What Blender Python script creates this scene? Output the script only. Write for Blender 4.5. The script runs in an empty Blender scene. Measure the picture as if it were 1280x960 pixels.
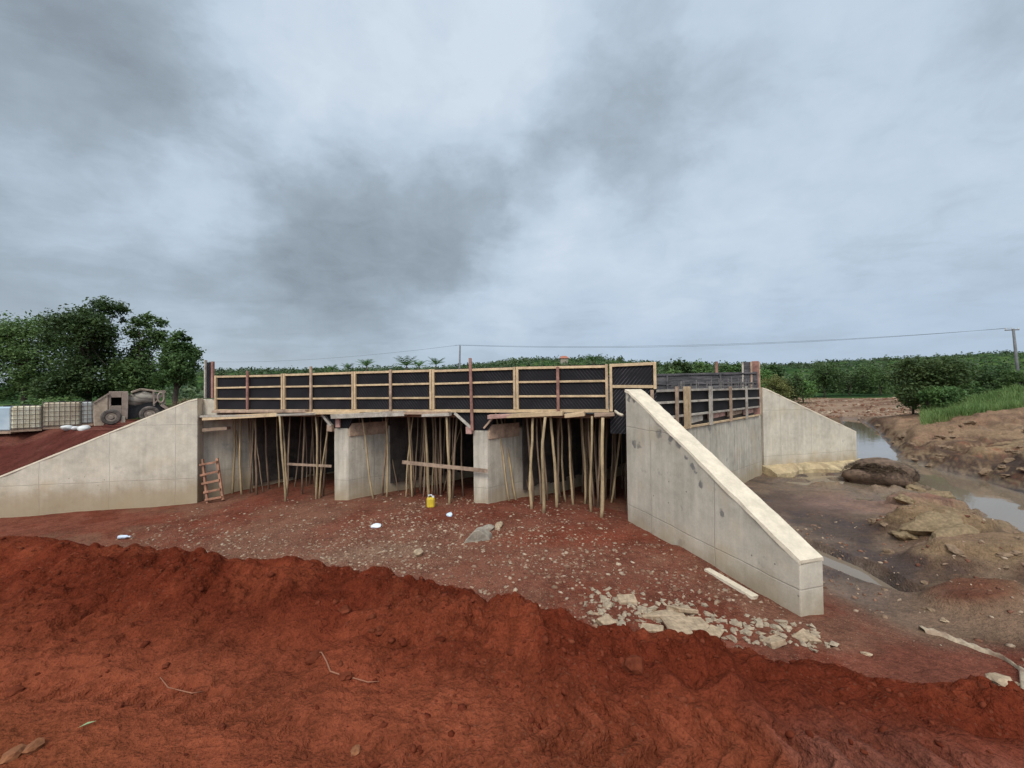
import bpy, math, random
import numpy as np
from mathutils import Vector, Matrix, Euler

C = bpy.context.scene.collection
random.seed(7)
rng = np.random.default_rng(11)

# ------------------------------------------------------------------ camera
EZ = 3.3                       # eye height above the river floor datum
F = 520.0                      # focal length in photo pixels (1280 wide)
cam = bpy.data.cameras.new('camera')
cam.sensor_width = 36.0
cam.lens = 36.0 * F / 1280.0
cam.clip_start = 0.05
cam.clip_end = 9000
cam_o = bpy.data.objects.new('camera', cam)
C.objects.link(cam_o)
PITCH, ROLL = math.radians(1.05), math.radians(-0.7)
CM = Matrix.Translation((0, 0, EZ)) @ Matrix.Rotation(math.pi / 2 + PITCH, 4, 'X') @ Matrix.Rotation(ROLL, 4, 'Z')
cam_o.matrix_world = CM
bpy.context.scene.camera = cam_o
R3 = CM.to_3x3()

# ------------------------------------------------------------------ light
SUN_EL, SUN_AZ = math.radians(48), math.radians(192)   # azimuth measured from +Y towards +X
EXPOSURE = 0.20
SKY_K = 0.1
vs = bpy.context.scene.view_settings
vs.view_transform = 'Standard'
vs.look = 'None'
vs.gamma = 1
vs.use_curve_mapping = False
vs.exposure = EXPOSURE
sl = bpy.data.lights.new('sun', 'SUN')
sl.energy = 1.5
sl.angle = math.radians(16)
sl.color = (1.0, 0.95, 0.86)
so = bpy.data.objects.new('sun', sl)
C.objects.link(so)
sd = Vector((math.sin(SUN_AZ) * math.cos(SUN_EL), math.cos(SUN_AZ) * math.cos(SUN_EL), math.sin(SUN_EL)))
so.rotation_euler = (-sd).to_track_quat('-Z', 'Y').to_euler()
so.location = (0, -5, 40)


class NT:
    """small helper to write node trees"""
    def __init__(s, tree):
        s.t = tree
        s.n = tree.nodes
        s.l = tree.links

    def new(s, kind, **kw):
        nd = s.n.new(kind)
        for k, v in kw.items():
            if k.startswith('i_'):
                key = k[2:]
                key = int(key) if key.isdigit() else key.replace('_', ' ')
                s.put(nd.inputs[key], v)
            else:
                setattr(nd, k, v)
        return nd

    def put(s, sock, v):
        if isinstance(v, bpy.types.NodeSocket):
            s.l.new(v, sock)
        elif isinstance(v, bpy.types.Node):
            s.l.new(v.outputs[0], sock)
        elif isinstance(v, (tuple, list)) and sock.type == 'RGBA' and len(v) == 3:
            sock.default_value = (*v, 1)
        else:
            sock.default_value = v

    def math(s, op, a, b=0.0, c=None, clamp=False):
        nd = s.n.new('ShaderNodeMath')
        nd.operation = op
        nd.use_clamp = clamp
        s.put(nd.inputs[0], a)
        s.put(nd.inputs[1], b)
        if c is not None:
            s.put(nd.inputs[2], c)
        return nd.outputs[0]

    def vmath(s, op, a, b=None, scale=None):
        nd = s.n.new('ShaderNodeVectorMath')
        nd.operation = op
        s.put(nd.inputs[0], a)
        if b is not None:
            s.put(nd.inputs[1], b)
        if scale is not None:
            s.put(nd.inputs['Scale'], scale)
        return nd.outputs['Value'] if op in ('DISTANCE', 'LENGTH', 'DOT_PRODUCT') else nd.outputs[0]

    def noise(s, vec, scale, detail=3, rough=0.55, dist=0.0):
        nd = s.n.new('ShaderNodeTexNoise')
        if vec is not None:
            s.put(nd.inputs['Vector'], vec)
        nd.inputs['Scale'].default_value = scale
        nd.inputs['Detail'].default_value = detail
        nd.inputs['Roughness'].default_value = rough
        nd.inputs['Distortion'].default_value = dist
        return nd.outputs['Fac']

    def ramp(s, v, a, b, lo=0.0, hi=1.0, smooth=True):
        nd = s.n.new('ShaderNodeMapRange')
        nd.interpolation_type = 'SMOOTHSTEP' if smooth else 'LINEAR'
        s.put(nd.inputs[0], v)
        nd.inputs[1].default_value = a
        nd.inputs[2].default_value = b
        nd.inputs[3].default_value = lo
        nd.inputs[4].default_value = hi
        return nd.outputs[0]

    def mix(s, f, a, b, mode='MIX'):
        nd = s.n.new('ShaderNodeMix')
        nd.data_type = 'RGBA'
        nd.blend_type = mode
        s.put(nd.inputs[0], f)
        s.put(nd.inputs[6], a)
        s.put(nd.inputs[7], b)
        return nd.outputs[2]

    def scalev(s, vec, sc):
        nd = s.n.new('ShaderNodeMapping')
        s.put(nd.inputs[0], vec)
        nd.inputs['Scale'].default_value = sc
        return nd.outputs[0]


# ------------------------------------------------------------------ sky
w = bpy.data.worlds.new('World')
bpy.context.scene.world = w
w.use_nodes = True
nt = NT(w.node_tree)
nt.n.clear()
sky = nt.new('ShaderNodeTexSky', sky_type='NISHITA', sun_disc=False, sun_elevation=SUN_EL, sun_rotation=SUN_AZ)
tc = nt.new('ShaderNodeTexCoord')
dirv = tc.outputs['Generated']
sep = nt.new('ShaderNodeSeparateXYZ')
nt.put(sep.inputs[0], dirv)
dz = nt.math('MAXIMUM', sep.outputs[2], 0.0)
den = nt.math('ADD', dz, 0.16)
comb = nt.new('ShaderNodeCombineXYZ')
nt.put(comb.inputs[0], nt.math('DIVIDE', sep.outputs[0], den))
nt.put(comb.inputs[1], nt.math('DIVIDE', sep.outputs[1], den))
pl = comb.outputs[0]                      # position on the cloud deck
wn = nt.new('ShaderNodeTexNoise')
nt.put(wn.inputs['Vector'], pl)
wn.inputs['Scale'].default_value = 2.2
wn.inputs['Detail'].default_value = 5
wv = nt.vmath('SUBTRACT', wn.outputs['Color'], (0.5, 0.5, 0.5))
plw = nt.vmath('ADD', pl, nt.vmath('SCALE', wv, scale=0.55))
n_big = nt.noise(plw, 0.9, 6, 0.55, 0.3)
n_fine = nt.noise(nt.scalev(plw, (1.0, 1.6, 1)), 3.2, 7, 0.6, 0.4)


def cloud_dir(px, py):
    d = R3 @ Vector(((px - 640) / F, (480 - py) / F, -1))
    d.normalize()
    return tuple(d)


wn2 = nt.new('ShaderNodeTexNoise')
nt.put(wn2.inputs['Vector'], nt.scalev(dirv, (1, 1, 1.6)))
wn2.inputs['Scale'].default_value = 4.5
wn2.inputs['Detail'].default_value = 7
wn2.inputs['Roughness'].default_value = .58
dw = nt.vmath('ADD', dirv, nt.vmath('SCALE', nt.vmath('SUBTRACT', wn2.outputs['Color'], (0.5, 0.5, 0.5)), scale=0.24))
dens = nt.math('ADD', nt.math('MULTIPLY', nt.ramp(n_big, 0.34, 0.7), 0.24), 0.06)
dens = nt.math('ADD', dens, nt.math('MULTIPLY', nt.ramp(n_fine, 0.3, 0.75), 0.08))
n_iso = nt.noise(nt.vmath('ADD', dirv, nt.vmath('SCALE', nt.vmath('SUBTRACT', wn2.outputs['Color'], (0.5, 0.5, 0.5)), scale=0.2)), 5.5, 8, .55, .2)
dens = nt.math('ADD', dens, nt.math('MULTIPLY', nt.math('SUBTRACT', n_iso, .32), 0.62))
for px, py, rad, amp in [(90, 130, 190, .50), (210, 90, 130, .30), (40, 40, 150, .22), (245, 150, 60, .18),
                         (470, 290, 125, .55), (395, 312, 110, .42), (560, 272, 90, .36), (622, 262, 50, .24), (320, 322, 100, .30),
                         (40, 312, 110, .36), (130, 332, 90, .22), (760, 150, 125, .26), (700, 110, 80, .10), (835, 105, 75, .10), (785, 215, 60, .22), (690, 190, 80, .16),
                         (370, 375, 110, .24), (450, 415, 120, .22), (200, 385, 130, .12), (560, 330, 90, .1),
                         (330, 80, 75, -.34), (560, 50, 100, -.28), (655, 40, 85, -.28), (180, 250, 110, -.24), (60, 235, 80, -.2), (705, 272, 65, -.3), (255, 230, 65, -.2),
                         (335, 165, 55, -.14), (860, 402, 55, -.22), (935, 380, 32, -.24), (640, 415, 42, -.2), (620, 160, 60, -.12), (470, 130, 70, -.1)]:
    d = nt.vmath('DISTANCE', dw, cloud_dir(px, py))
    zz_ = cloud_dir(px, py)
    amp *= .54 if amp > 0 else 1.0
    g = nt.ramp(d, 0.0, rad * 1.45 / F * (0.62 + .38 * zz_[1]), amp, 0.0)
    dens = nt.math('ADD', dens, g)
dens = nt.math('MAXIMUM', nt.math('MINIMUM', dens, 1.0), 0.0)
cr = nt.new('ShaderNodeValToRGB')
e = cr.color_ramp
e.elements[0].position = 0.0
e.elements[0].color = (.58, .66, .75, 1)
e.elements[1].position = 1.0
e.elements[1].color = (.205, .245, .285, 1)
m_ = e.elements.new(0.30)
m_.color = (.47, .565, .67, 1)
m_ = e.elements.new(0.62)
m_.color = (.325, .39, .455, 1)
nt.put(cr.inputs[0], dens)
# bluish thin haze of cloud towards the horizon
hz = nt.ramp(sep.outputs[2], 0.0, 0.30, 0.8, 0.0)
hcol = nt.mix(nt.ramp(sep.outputs[0], -0.7, 0.4), (.41, .485, .555), (.37, .475, .62))
ccol = nt.mix(hz, cr.outputs[0], nt.mix(nt.math('MULTIPLY', dens, 0.75), hcol, (.27, .32, .38)))
# an overcast sky is brightest overhead, and here brighter where the sun stands behind the cloud
boost = nt.ramp(sep.outputs[2], 0.66, 0.97, 1.0, 1.5)
sdot = nt.vmath('DOT_PRODUCT', dirv, (sd.x, sd.y, sd.z))
boost = nt.math('ADD', boost, nt.ramp(sdot, 0.45, 1.0, 0.0, 2.4))
boost = nt.math('MULTIPLY', boost, 1.0 / SKY_K)
cb = nt.vmath('SCALE', ccol, scale=boost)
fin = nt.mix(0.94, sky.outputs[0], cb)
bg = nt.new('ShaderNodeBackground')
nt.put(bg.inputs['Color'], fin)
bg.inputs['Strength'].default_value = SKY_K
wo = nt.new('ShaderNodeOutputWorld')
nt.l.new(bg.outputs[0], wo.inputs[0])

# ------------------------------------------------------------------ geometry from the photograph's measurements


def ray(px, py):
    return R3 @ Vector(((px - 640) / F, (480 - py) / F, -1))


def at(px, py, Y):
    d = ray(px, py)
    return Vector((0, 0, EZ)) + d * (Y / d.y)


def gz(px, py, drop):
    """point on the level 'drop' metres below the eye"""
    d = ray(px, py)
    return Vector((0, 0, EZ)) + d * (-drop / d.z)


# ---- noise in numpy
_perm = rng.permutation(4096)
_val = rng.random(4096)


def vnoise(x, y, seed=0):
    xi = np.floor(x).astype(np.int64)
    yi = np.floor(y).astype(np.int64)
    fx, fy = x - xi, y - yi
    fx = fx * fx * fx * (fx * (fx * 6 - 15) + 10)
    fy = fy * fy * fy * (fy * (fy * 6 - 15) + 10)

    def h(a, b):
        return _val[_perm[(_perm[(a + seed * 131) & 4095] + b) & 4095]]
    return (h(xi, yi) * (1 - fx) + h(xi + 1, yi) * fx) * (1 - fy) + (h(xi, yi + 1) * (1 - fx) + h(xi + 1, yi + 1) * fx) * fy


def fbm(x, y, sc, oct=4, seed=0, gain=0.5):
    s, a, t = 0, 1.0, 0
    for i in range(oct):
        c, n = math.cos(i * 1.3), math.sin(i * 1.3)
        s = s + a * vnoise((x * c - y * n) * sc + 17.3 * i, (x * n + y * c) * sc - 9.1 * i, seed + i)
        t += a
        a *= gain
        sc *= 2.03
    return s / t            # 0..1


def billow(x, y, sc, oct=3, seed=0, gain=0.5):
    s, a, t = 0, 1.0, 0
    for i in range(oct):
        s = s + a * np.abs(vnoise(x * sc + 31 * i, y * sc + 7 * i, seed + i) * 2 - 1)
        t += a
        a *= gain
        sc *= 2.1
    return s / t


def sstep(x, a, b):
    t = np.clip((x - a) / (b - a), 0, 1)
    return t * t * (3 - 2 * t)


# ---- bridge plan
A0 = Vector((-10.25, 14.4))
U = Vector((.961, -.276))               # along the front face, to the right
CF = A0 + U * 14.42                      # front right corner
V = Vector((6.17, 5.98)).normalized()    # along the cells (skewed)
W = 8.6
DR = CF + V * W                          # rear right corner
Z_TOP, Z_BOT = EZ + .68, EZ - .56        # front shutter
WL1 = Vector((-10.75, 14.216))
WL0 = Vector((-17.6, 12.45))             # far end of the left wing wall


def fp(s, t=0.0):
    p = A0 + U * s + V * t
    return p


def s_of(px, off=0.0):
    r = (px - 640) / F
    return (-A0.x + A0.y * r) / (U.x - U.y * r)


# ---- terrain
ctrl = []
for px, py, dr in [(-300, 690, 3.9), (20, 650, 3.68), (130, 640, 3.68), (245, 626, 3.68), (300, 625, 3.5), (360, 628, 3.42), (425, 630, 3.3), (520, 626, 3.2),
                   (600, 630, 3.12), (700, 640, 3.1), (783, 651, 3.08), (100, 672, 3.72), (200, 680, 3.68), (300, 690, 3.5), (450, 660, 3.3),
                   (430, 705, 3.3), (560, 690, 3.17), (700, 700, 3.1), (620, 745, 3.12), (850, 740, 3.1), (760, 775, 3.1), (900, 700, 3.1), (1000, 790, 3.12), (1010, 767, 3.12),
                   (1100, 810, 3.16), (1200, 845, 3.14), (1260, 862, 3.1), (1150, 785, 3.28), (1280, 825, 3.2), (1400, 860, 3.1),
                   (1030, 728, 3.36), (1080, 750, 3.38), (1120, 700, 3.3), (1020, 670, 3.36), (970, 620, 3.34), (950, 588, 3.3), (1000, 640, 3.33),
                   (1060, 618, 3.28), (1110, 650, 3.22), (1160, 660, 3.1), (1200, 700, 3.05), (1280, 740, 2.95), (1180, 750, 3.2), (1280, 780, 3.05), (1400, 760, 2.8),
                   (1000, 580, 3.38), (1060, 590, 3.38), (1220, 642, 3.28), (1280, 670, 3.15), (1400, 720, 2.9),
                   (1240, 600, 3.2), (1280, 620, 3.2), (1200, 585, 3.2), (1150, 575, 3.25), (1110, 560, 3.25), (1130, 548, 2.7), (1200, 560, 2.75), (1280, 585, 2.9), (1280, 560, 2.45),
                   (1100, 537, 2.75), (1180, 535, 2.45), (1250, 522, 1.95), (1290, 540, 2.15), (1230, 530, 2.15), (1400, 540, 1.9),
                   (1050, 528, 3.1), (1010, 515, 3.1), (1080, 515, 2.95), (1130, 520, 2.95), (1080, 502, 2.9), (1000, 500, 3.1),
                   (1180, 518, 2.1), (1230, 505, 1.25), (1290, 500, .95), (1260, 490, .45), (1400, 500, .5)]:
    p = gz(px, py, dr)
    ctrl.append((p.x, p.y, EZ - dr))
for s in (0.2, 5, 10, 13.5):
    for t in (3, W, W + 5):
        p = fp(s, t)
        ctrl.append((p.x, p.y, EZ - 3.35))
for x, y, z in [(0, 60, .6), (-30, 60, .6), (20, 45, .3), (30, 90, .8), (-60, 40, .8), (-40, 8, -.4), (70, 20, 2.2), (70, 50, 3.0), (60, 100, 1.4), (30, 0, .6), (15, -5, .3), (0, 0, 0), (-10, 0, -.2), (0, 120, .8), (-60, 110, .9),
                (6, 2.5, .15), (10, 4, .25), (50, 35, 2.5)]:
    ctrl.append((x, y, z))
ctrl = np.array(ctrl)
_n = len(ctrl)
_D = np.hypot(ctrl[:, None, 0] - ctrl[None, :, 0], ctrl[:, None, 1] - ctrl[None, :, 1])
_P = np.c_[np.ones(_n), ctrl[:, :2]]
_M = np.zeros((_n + 3, _n + 3))
_M[:_n, :_n] = -_D + np.eye(_n) * 0.25
_M[:_n, _n:] = _P
_M[_n:, :_n] = _P.T
_sol = np.linalg.solve(_M, np.r_[ctrl[:, 2], 0, 0, 0])


def rbf(x, y):
    out = _sol[_n] + _sol[_n + 1] * x + _sol[_n + 2] * y
    for i in range(_n):
        out = out - _sol[i] * np.hypot(x - ctrl[i, 0], y - ctrl[i, 1])
    return out


CREST = []
for px, py, dr in [(-250, 655, 1.28), (0, 670, 1.33), (90, 682, 1.38), (180, 692, 1.42), (330, 702, 1.5), (430, 714, 1.52), (530, 735, 1.55),
                   (650, 754, 1.57), (740, 788, 1.62), (850, 803, 1.64), (950, 820, 1.66), (1100, 843, 1.68), (1280, 868, 1.7), (1500, 890, 1.75)]:
    p = gz(px, py, dr)
    CREST.append((p.x, p.y, p.z))
CREST = [(-40, 9.0, 2.05)] + CREST + [(9, -1.5, 1.5), (30, -22, 1.5)]
CREST = np.array(CREST)


def polydist(x, y, P):
    """signed distance (positive to the left of travel), z at the nearest point"""
    best = np.full(np.shape(x), 1e9)
    sg = np.zeros(np.shape(x))
    zz = np.zeros(np.shape(x))
    for a, b in zip(P[:-1], P[1:]):
        dx, dy = b[0] - a[0], b[1] - a[1]
        L = dx * dx + dy * dy
        t = np.clip(((x - a[0]) * dx + (y - a[1]) * dy) / L, 0, 1)
        ex, ey = x - a[0] - t * dx, y - a[1] - t * dy
        d = np.hypot(ex, ey)
        m = d < best
        best = np.where(m, d, best)
        sg = np.where(m, np.sign(dx * ey - dy * ex + 1e-9), sg)
        zz = np.where(m, a[2] + t * (b[2] - a[2]), zz)
    return best * sg, zz


ZW = EZ - 3.45
RIVER = [[(1062, 524, .7), (1072, 533, 1.0), (1080, 550, 1.15), (1083, 572, 1.35), (1125, 584, 1.1), (1175, 598, 1.2), (1230, 618, 1.25), (1285, 642, 1.2), (1420, 700, 1.2)],
         [(1080, 580, .7), (1040, 587, .5), (985, 590, .25)],
         [(985, 678, .2), (1025, 697, .33), (1055, 711, .36), (1090, 728, .22), (1132, 748, .10)],
         [(990, 499, 4.0), (1090, 497.5, 2.5)]]
RIV = []
for path in RIVER:
    q = []
    for px, py, wd in path:
        p = gz(px, py, 3.45)
        q.append((p.x, p.y, wd))
    RIV.append(np.array(q))
CRACKS = []
for path in [[(515, 718), (560, 706), (620, 692), (660, 686), (700, 690), (730, 696)], [(530, 726), (600, 720), (680, 712), (740, 692), (800, 686), (850, 684)]]:
    q = []
    for px, py in path:
        p = gz(px, py, 3.12)
        q.append((p.x, p.y, 0.0))
    CRACKS.append(np.array(q))
KNOLLS = []      # x, y, radius x, radius y, height
for px, py, dr, rx, ry, hh in [(1165, 662, 3.15, .9, .7, .6), (1190, 664, 3.1, 1.0, .7, .5), (1150, 632, 3.2, .9, .6, .5), (1180, 634, 3.2, .8, .5, .42), (1130, 614, 3.2, .7, .4, .15),
                               (1250, 690, 2.95, 1.3, .8, .4), (1220, 745, 3.1, .8, .5, .18), (1310, 675, 2.9, 1.0, .8, .3), (1235, 528, 2.15, 3.5, 1.8, .6), (1150, 545, 2.7, 2.5, 1.2, .45),
                               (1280, 590, 2.8, 2.2, 1.1, .55), (1215, 572, 2.9, 2.2, 1.0, .35), (1000, 640, 3.33, 1.2, .5, .1)]:
    p = gz(px, py, dr)
    KNOLLS.append((p.x, p.y, rx, ry, hh))


def wing_dist(x, y):
    dx, dy = WL1.x - WL0.x, WL1.y - WL0.y
    L = math.hypot(dx, dy)
    dx, dy = dx / L, dy / L
    d1 = dx * (y - WL0.y) - dy * (x - WL0.x)         # behind the wing
    s1 = dx * (x - WL0.x) + dy * (y - WL0.y)
    a = fp(-1.0)
    d2 = -(V.y * (x - a.x) - V.x * (y - a.y))        # left of the abutment
    return d1, np.asarray(d2), s1


LW_LEN = (WL1 - WL0).length


def left_top(s):
    """top of the left wing (s from far end), eye relative"""
    return np.interp(s, [0, 1.1, LW_LEN - .12, LW_LEN], [-3.05, -2.75, -.12, -.12])


def far_h(x, y):
    z = -1.6 + 4.0 * (fbm(x, y, 1 / 160., 3, 40) - .5) + EZ
    hill = 39 * sstep(y, 260, 640) * sstep(x, -900, -380) * (0.9 + .25 * (fbm(x, y, 1 / 240., 3, 51) - .5))
    hill = hill + 18 * np.exp(-((x - 60) / 150.) ** 2 - ((y - 720) / 200.) ** 2)
    hill = hill + 22 * np.exp(-((x - 800) / 240.) ** 2 - ((y - 760) / 260.) ** 2)
    hill = hill + 4 * (fbm(x, y, 1 / 60., 3, 61) - .5) * sstep(y, 200, 500)
    return z + hill


def terrain(x, y, detail=True):
    x = np.asarray(x, float)
    y = np.asarray(y, float)
    r = np.hypot(x, y)
    near = rbf(x, y)
    wf = sstep(r, 75, 140)
    z = near * (1 - wf) + far_h(x, y) * wf
    # eroded knolls with ledges
    wob = (fbm(x, y, .9, 3, 5) - .5) * 0.9
    kn = 0
    for kx, ky, rx, ry, hh in KNOLLS:
        g = np.exp(-np.maximum(((x - kx) / rx) ** 2 + ((y - ky) / ry) ** 2 + wob * .9, 0) ** 1.6)
        kn = np.maximum(kn, hh * g)
    st = .16
    kk = (kn + .25 * kn * wob) / st
    kn = kn * .35 + .65 * st * (np.floor(kk) + sstep(kk - np.floor(kk), .45, .95))
    z = z + kn
    # riverside roughness
    mud = sstep(x, 4.3, 6.5) * sstep(y, 3.5, 6) * (1 - sstep(r, 60, 120))
    z = z + mud * .22 * (fbm(x * .6, y * 1.6, .9, 4, 9) - .5) * sstep(x + .3 * y, 10, 16) + mud * .06 * (fbm(x, y, 2.2, 3, 12) - .5)
    rb = sstep(x, 8.5, 11.5) * sstep(y, 3, 6) * (1 - sstep(r, 42, 52))
    tw = (fbm(x, y, .55, 4, 210) - .5) * .55
    st2 = .30
    kk = (z + tw) / st2
    zq = st2 * (np.floor(kk) + sstep(kk - np.floor(kk), .62, .88)) - tw
    z = z + rb * .8 * (zq - z) + rb * .42 * (billow(x * .5, y * 1.2, .6, 4, 220, .6) - .38) + rb * .08 * (billow(x, y, 2.6, 3, 223) - .4)
    # floor roughness
    fl = (1 - sstep(r, 40, 80))
    if detail:
        z = z + fl * (.07 * (fbm(x, y, .8, 4, 3) - .5) + .022 * (billow(x, y, 3.5, 3, 8) - .4))
    for Pc in CRACKS:
        d, _ = polydist(x, y, Pc)
        wig = (fbm(x, y, 2.5, 3, 77) - .5) * .35
        d = d + wig
        z = z + .075 * sstep(-d, -.02, .03) * np.exp(-np.maximum(-d, 0) / .7) - .03 * np.exp(-(d / .09) ** 2)
    # fill behind the left wing wall
    d1, d2, s1 = wing_dist(x, y)
    inside = np.minimum(d1, d2)
    fill = np.minimum(EZ - 1.20 - np.clip(.05 * (y - 16), 0, .4), EZ + left_top(np.clip(s1, 0, LW_LEN)) - .12 + .5 * np.maximum(d1, 0))
    fill = fill + (.16 * (fbm(x, y, 1.1, 4, 15) - .5) if detail else 0)
    fill = fill * (1 - wf) + z * wf
    m = sstep(inside, .27, .40)
    z = z * (1 - m) + np.maximum(fill, z) * m
    # unseen earth rise added behind the bays to keep light out of them
    al_ = ((x - A0.x) * V.y - (y - A0.y) * V.x) / (U.x * V.y - U.y * V.x)
    be_ = ((y - A0.y) * U.x - (x - A0.x) * U.y) / (U.x * V.y - U.y * V.x)
    dm = sstep(be_, W + .1, W + 1.2) * sstep(W + 7 - be_, 0, 3) * sstep(al_, -1.5, -.5) * sstep(14.2 - al_, 0, .5)
    z = z * (1 - dm) + np.maximum(z, EZ - .75) * dm
    # river
    for q in RIV:
        d, wd = polydist(x, y, q)
        d = np.abs(d) + (fbm(x, y, 1.3, 3, 21) - .5) * .5 * np.clip(wd, 0, 1.2)
        wd = np.maximum(wd, .05)
        rr = np.maximum(d, 0) / wd
        zc = ZW - .14 + .14 * rr ** 2
        zc = np.where(rr > 1, ZW + 1.1 * (d - wd) + .05 * (rr - 1), zc)
        z = np.minimum(z, zc)
    # road embankment under the camera, with a loose berm on its edge
    d, zc = polydist(x, y, CREST)
    wob2 = (fbm(x, y, 1.1, 3, 30) - .5)
    d = d + wob2 * .22
    zb = EZ - 1.74 + .10 * sstep(-x, 1, 6) + .02 * wob2
    zb = np.minimum(zb, zc - .02)
    wr = 0.38 + .30 * sstep(-x, -1, 3)
    ridge = zb + (zc - zb) * np.exp(-(np.minimum(d, 0) / wr) ** 2)
    loose = np.exp(-(np.minimum(d + .1, 0) / (wr * 1.5)) ** 2)
    rut = np.exp(-((np.abs(d + 1.30 + wr * .6) - .42) / .10) ** 4) * (.55 + .45 * sstep(fbm(x, y, .9, 2, 48), .4, .6))
    lg = sstep(np.abs((x * 1.0 + np.abs(d) * .5) / .16 - np.floor((x * 1.0 + np.abs(d) * .5) / .16) - .5), .18, .34)
    ridge = ridge - rut * (.050 - .036 * lg)
    bank = np.where(d > 0, zc - (np.sqrt(np.maximum(d, 0) ** 2 + .10 ** 2) - .10) * .78, ridge)
    if detail:
        c1 = billow(x, y, 2.6, 3, 33, .55)
        c2 = fbm(x, y, 9, 3, 36)
        amp = np.where(d > 0, np.clip(1 - d * .2, .3, 1), loose)
        bank = bank + amp * (.17 * (c1 - .36) + .045 * (c2 - .5) + .09 * (fbm(x, y, 1.6, 2, 38) - .5)) + amp * sstep(fbm(x, y, 1.7, 3, 44), .40, .62) * (.080 * (billow(x, y, 8, 2, 45) - .3) + .020 * (billow(x, y, 24, 2, 46) - .3)) + (1 - amp) * (.012 * (fbm(x * 1.2 - y * .5, y * 4 + x, 3.0, 3, 47) - .5) + .02 * (fbm(x, y, 6, 3, 39) - .5) + .012 * (billow(x, y, 14, 2, 40) - .4))
        # a tyre track with chevron lugs, lower right
        tx, ty = x - 1.08, y - 2.03
        ct, stt = math.cos(-.20), math.sin(-.20)
        a_ = tx * ct + ty * stt
        b_ = -tx * stt + ty * ct
        inb = sstep(.20 - np.abs(b_), 0, .04) * sstep(1.15 - np.abs(a_), 0, .3)
        ph = (a_ + np.abs(b_) * .9) / .22
        lug = sstep(np.abs(ph - np.floor(ph) - .5), .22, .34)
        bank = bank - inb * .055 + inb * .065 * lug
    k = .12
    hh_ = np.clip(.5 + .5 * (bank - z) / k, 0, 1)
    z = np.where(d > -.3, z * (1 - hh_) + bank * hh_ + k * hh_ * (1 - hh_), np.maximum(bank, z))
    return z


def zt(x, y):
    return float(terrain(np.array([x]), np.array([y]))[0])


_tt = np.r_[np.linspace(1.0, 30, 1500), np.geomspace(30.1, 900, 700)]


def ground(px, py):
    """where the line of sight through a pixel of the photo meets the ground"""
    d = ray(px, py)
    X, Y, Z = d.x * _tt, d.y * _tt, EZ + d.z * _tt
    h = terrain(X, Y)
    i = int(np.argmax(Z < h)) if np.any(Z < h) else len(_tt) - 1
    return Vector((X[i], Y[i], h[i]))


# ------------------------------------------------------------------ materials
MATS = {}


def mat(name):
    m = bpy.data.materials.new(name)
    m.use_nodes = True
    n = NT(m.node_tree)
    n.n.clear()
    out = n.new('ShaderNodeOutputMaterial')
    b = n.new('ShaderNodeBsdfPrincipled')
    n.l.new(b.outputs[0], out.inputs[0])
    b.inputs['Roughness'].default_value = .85
    b.inputs['Specular IOR Level'].default_value = .25
    MATS[name] = m
    return m, n, b


def bump(n, b, h, dist=.01, strength=.6):
    bp = n.new('ShaderNodeBump')
    bp.inputs['Strength'].default_value = strength
    bp.inputs['Distance'].default_value = dist
    n.put(bp.inputs['Height'], h)
    n.l.new(bp.outputs[0], b.inputs['Normal'])
    return bp


def simple(name, col, rough=.8, var=.25, sc=8, bumpd=.004, island=.0, metal=0, stretch=(1, 1, 1), spec=.25, dirt=None):
    m, n, b = mat(name)
    tc = n.new('ShaderNodeTexCoord')
    v = n.scalev(tc.outputs['Object'], stretch)
    f = n.noise(v, sc, 5, .6)
    f2 = n.noise(v, sc * 5, 3, .6)
    k = n.math('ADD', n.ramp(f, .3, .7, 1 - var, 1 + var), n.ramp(f2, .3, .7, -var * .5, var * .5))
    if island:
        g = n.new('ShaderNodeNewGeometry')
        k = n.math('MULTIPLY', k, n.ramp(g.outputs['Random Per Island'], 0, 1, 1 - island, 1 + island, False))
        oi = n.new('ShaderNodeObjectInfo')
        k = n.math('MULTIPLY', k, n.ramp(oi.outputs['Random'], 0, 1, 1 - island * .7, 1 + island * .7, False))
    c = n.vmath('SCALE', col, scale=k)
    if dirt:
        c = n.mix(n.math('MULTIPLY', n.ramp(n.noise(v, sc * .45, 4, .65), .48, .66), dirt[1]), c, dirt[0])
    n.put(b.inputs['Base Color'], c)
    b.inputs['Roughness'].default_value = rough
    b.inputs['Metallic'].default_value = metal
    b.inputs['Specular IOR Level'].default_value = spec
    if bumpd:
        bump(n, b, n.math('ADD', f, n.math('MULTIPLY', f2, .5)), bumpd)
    return m


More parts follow.
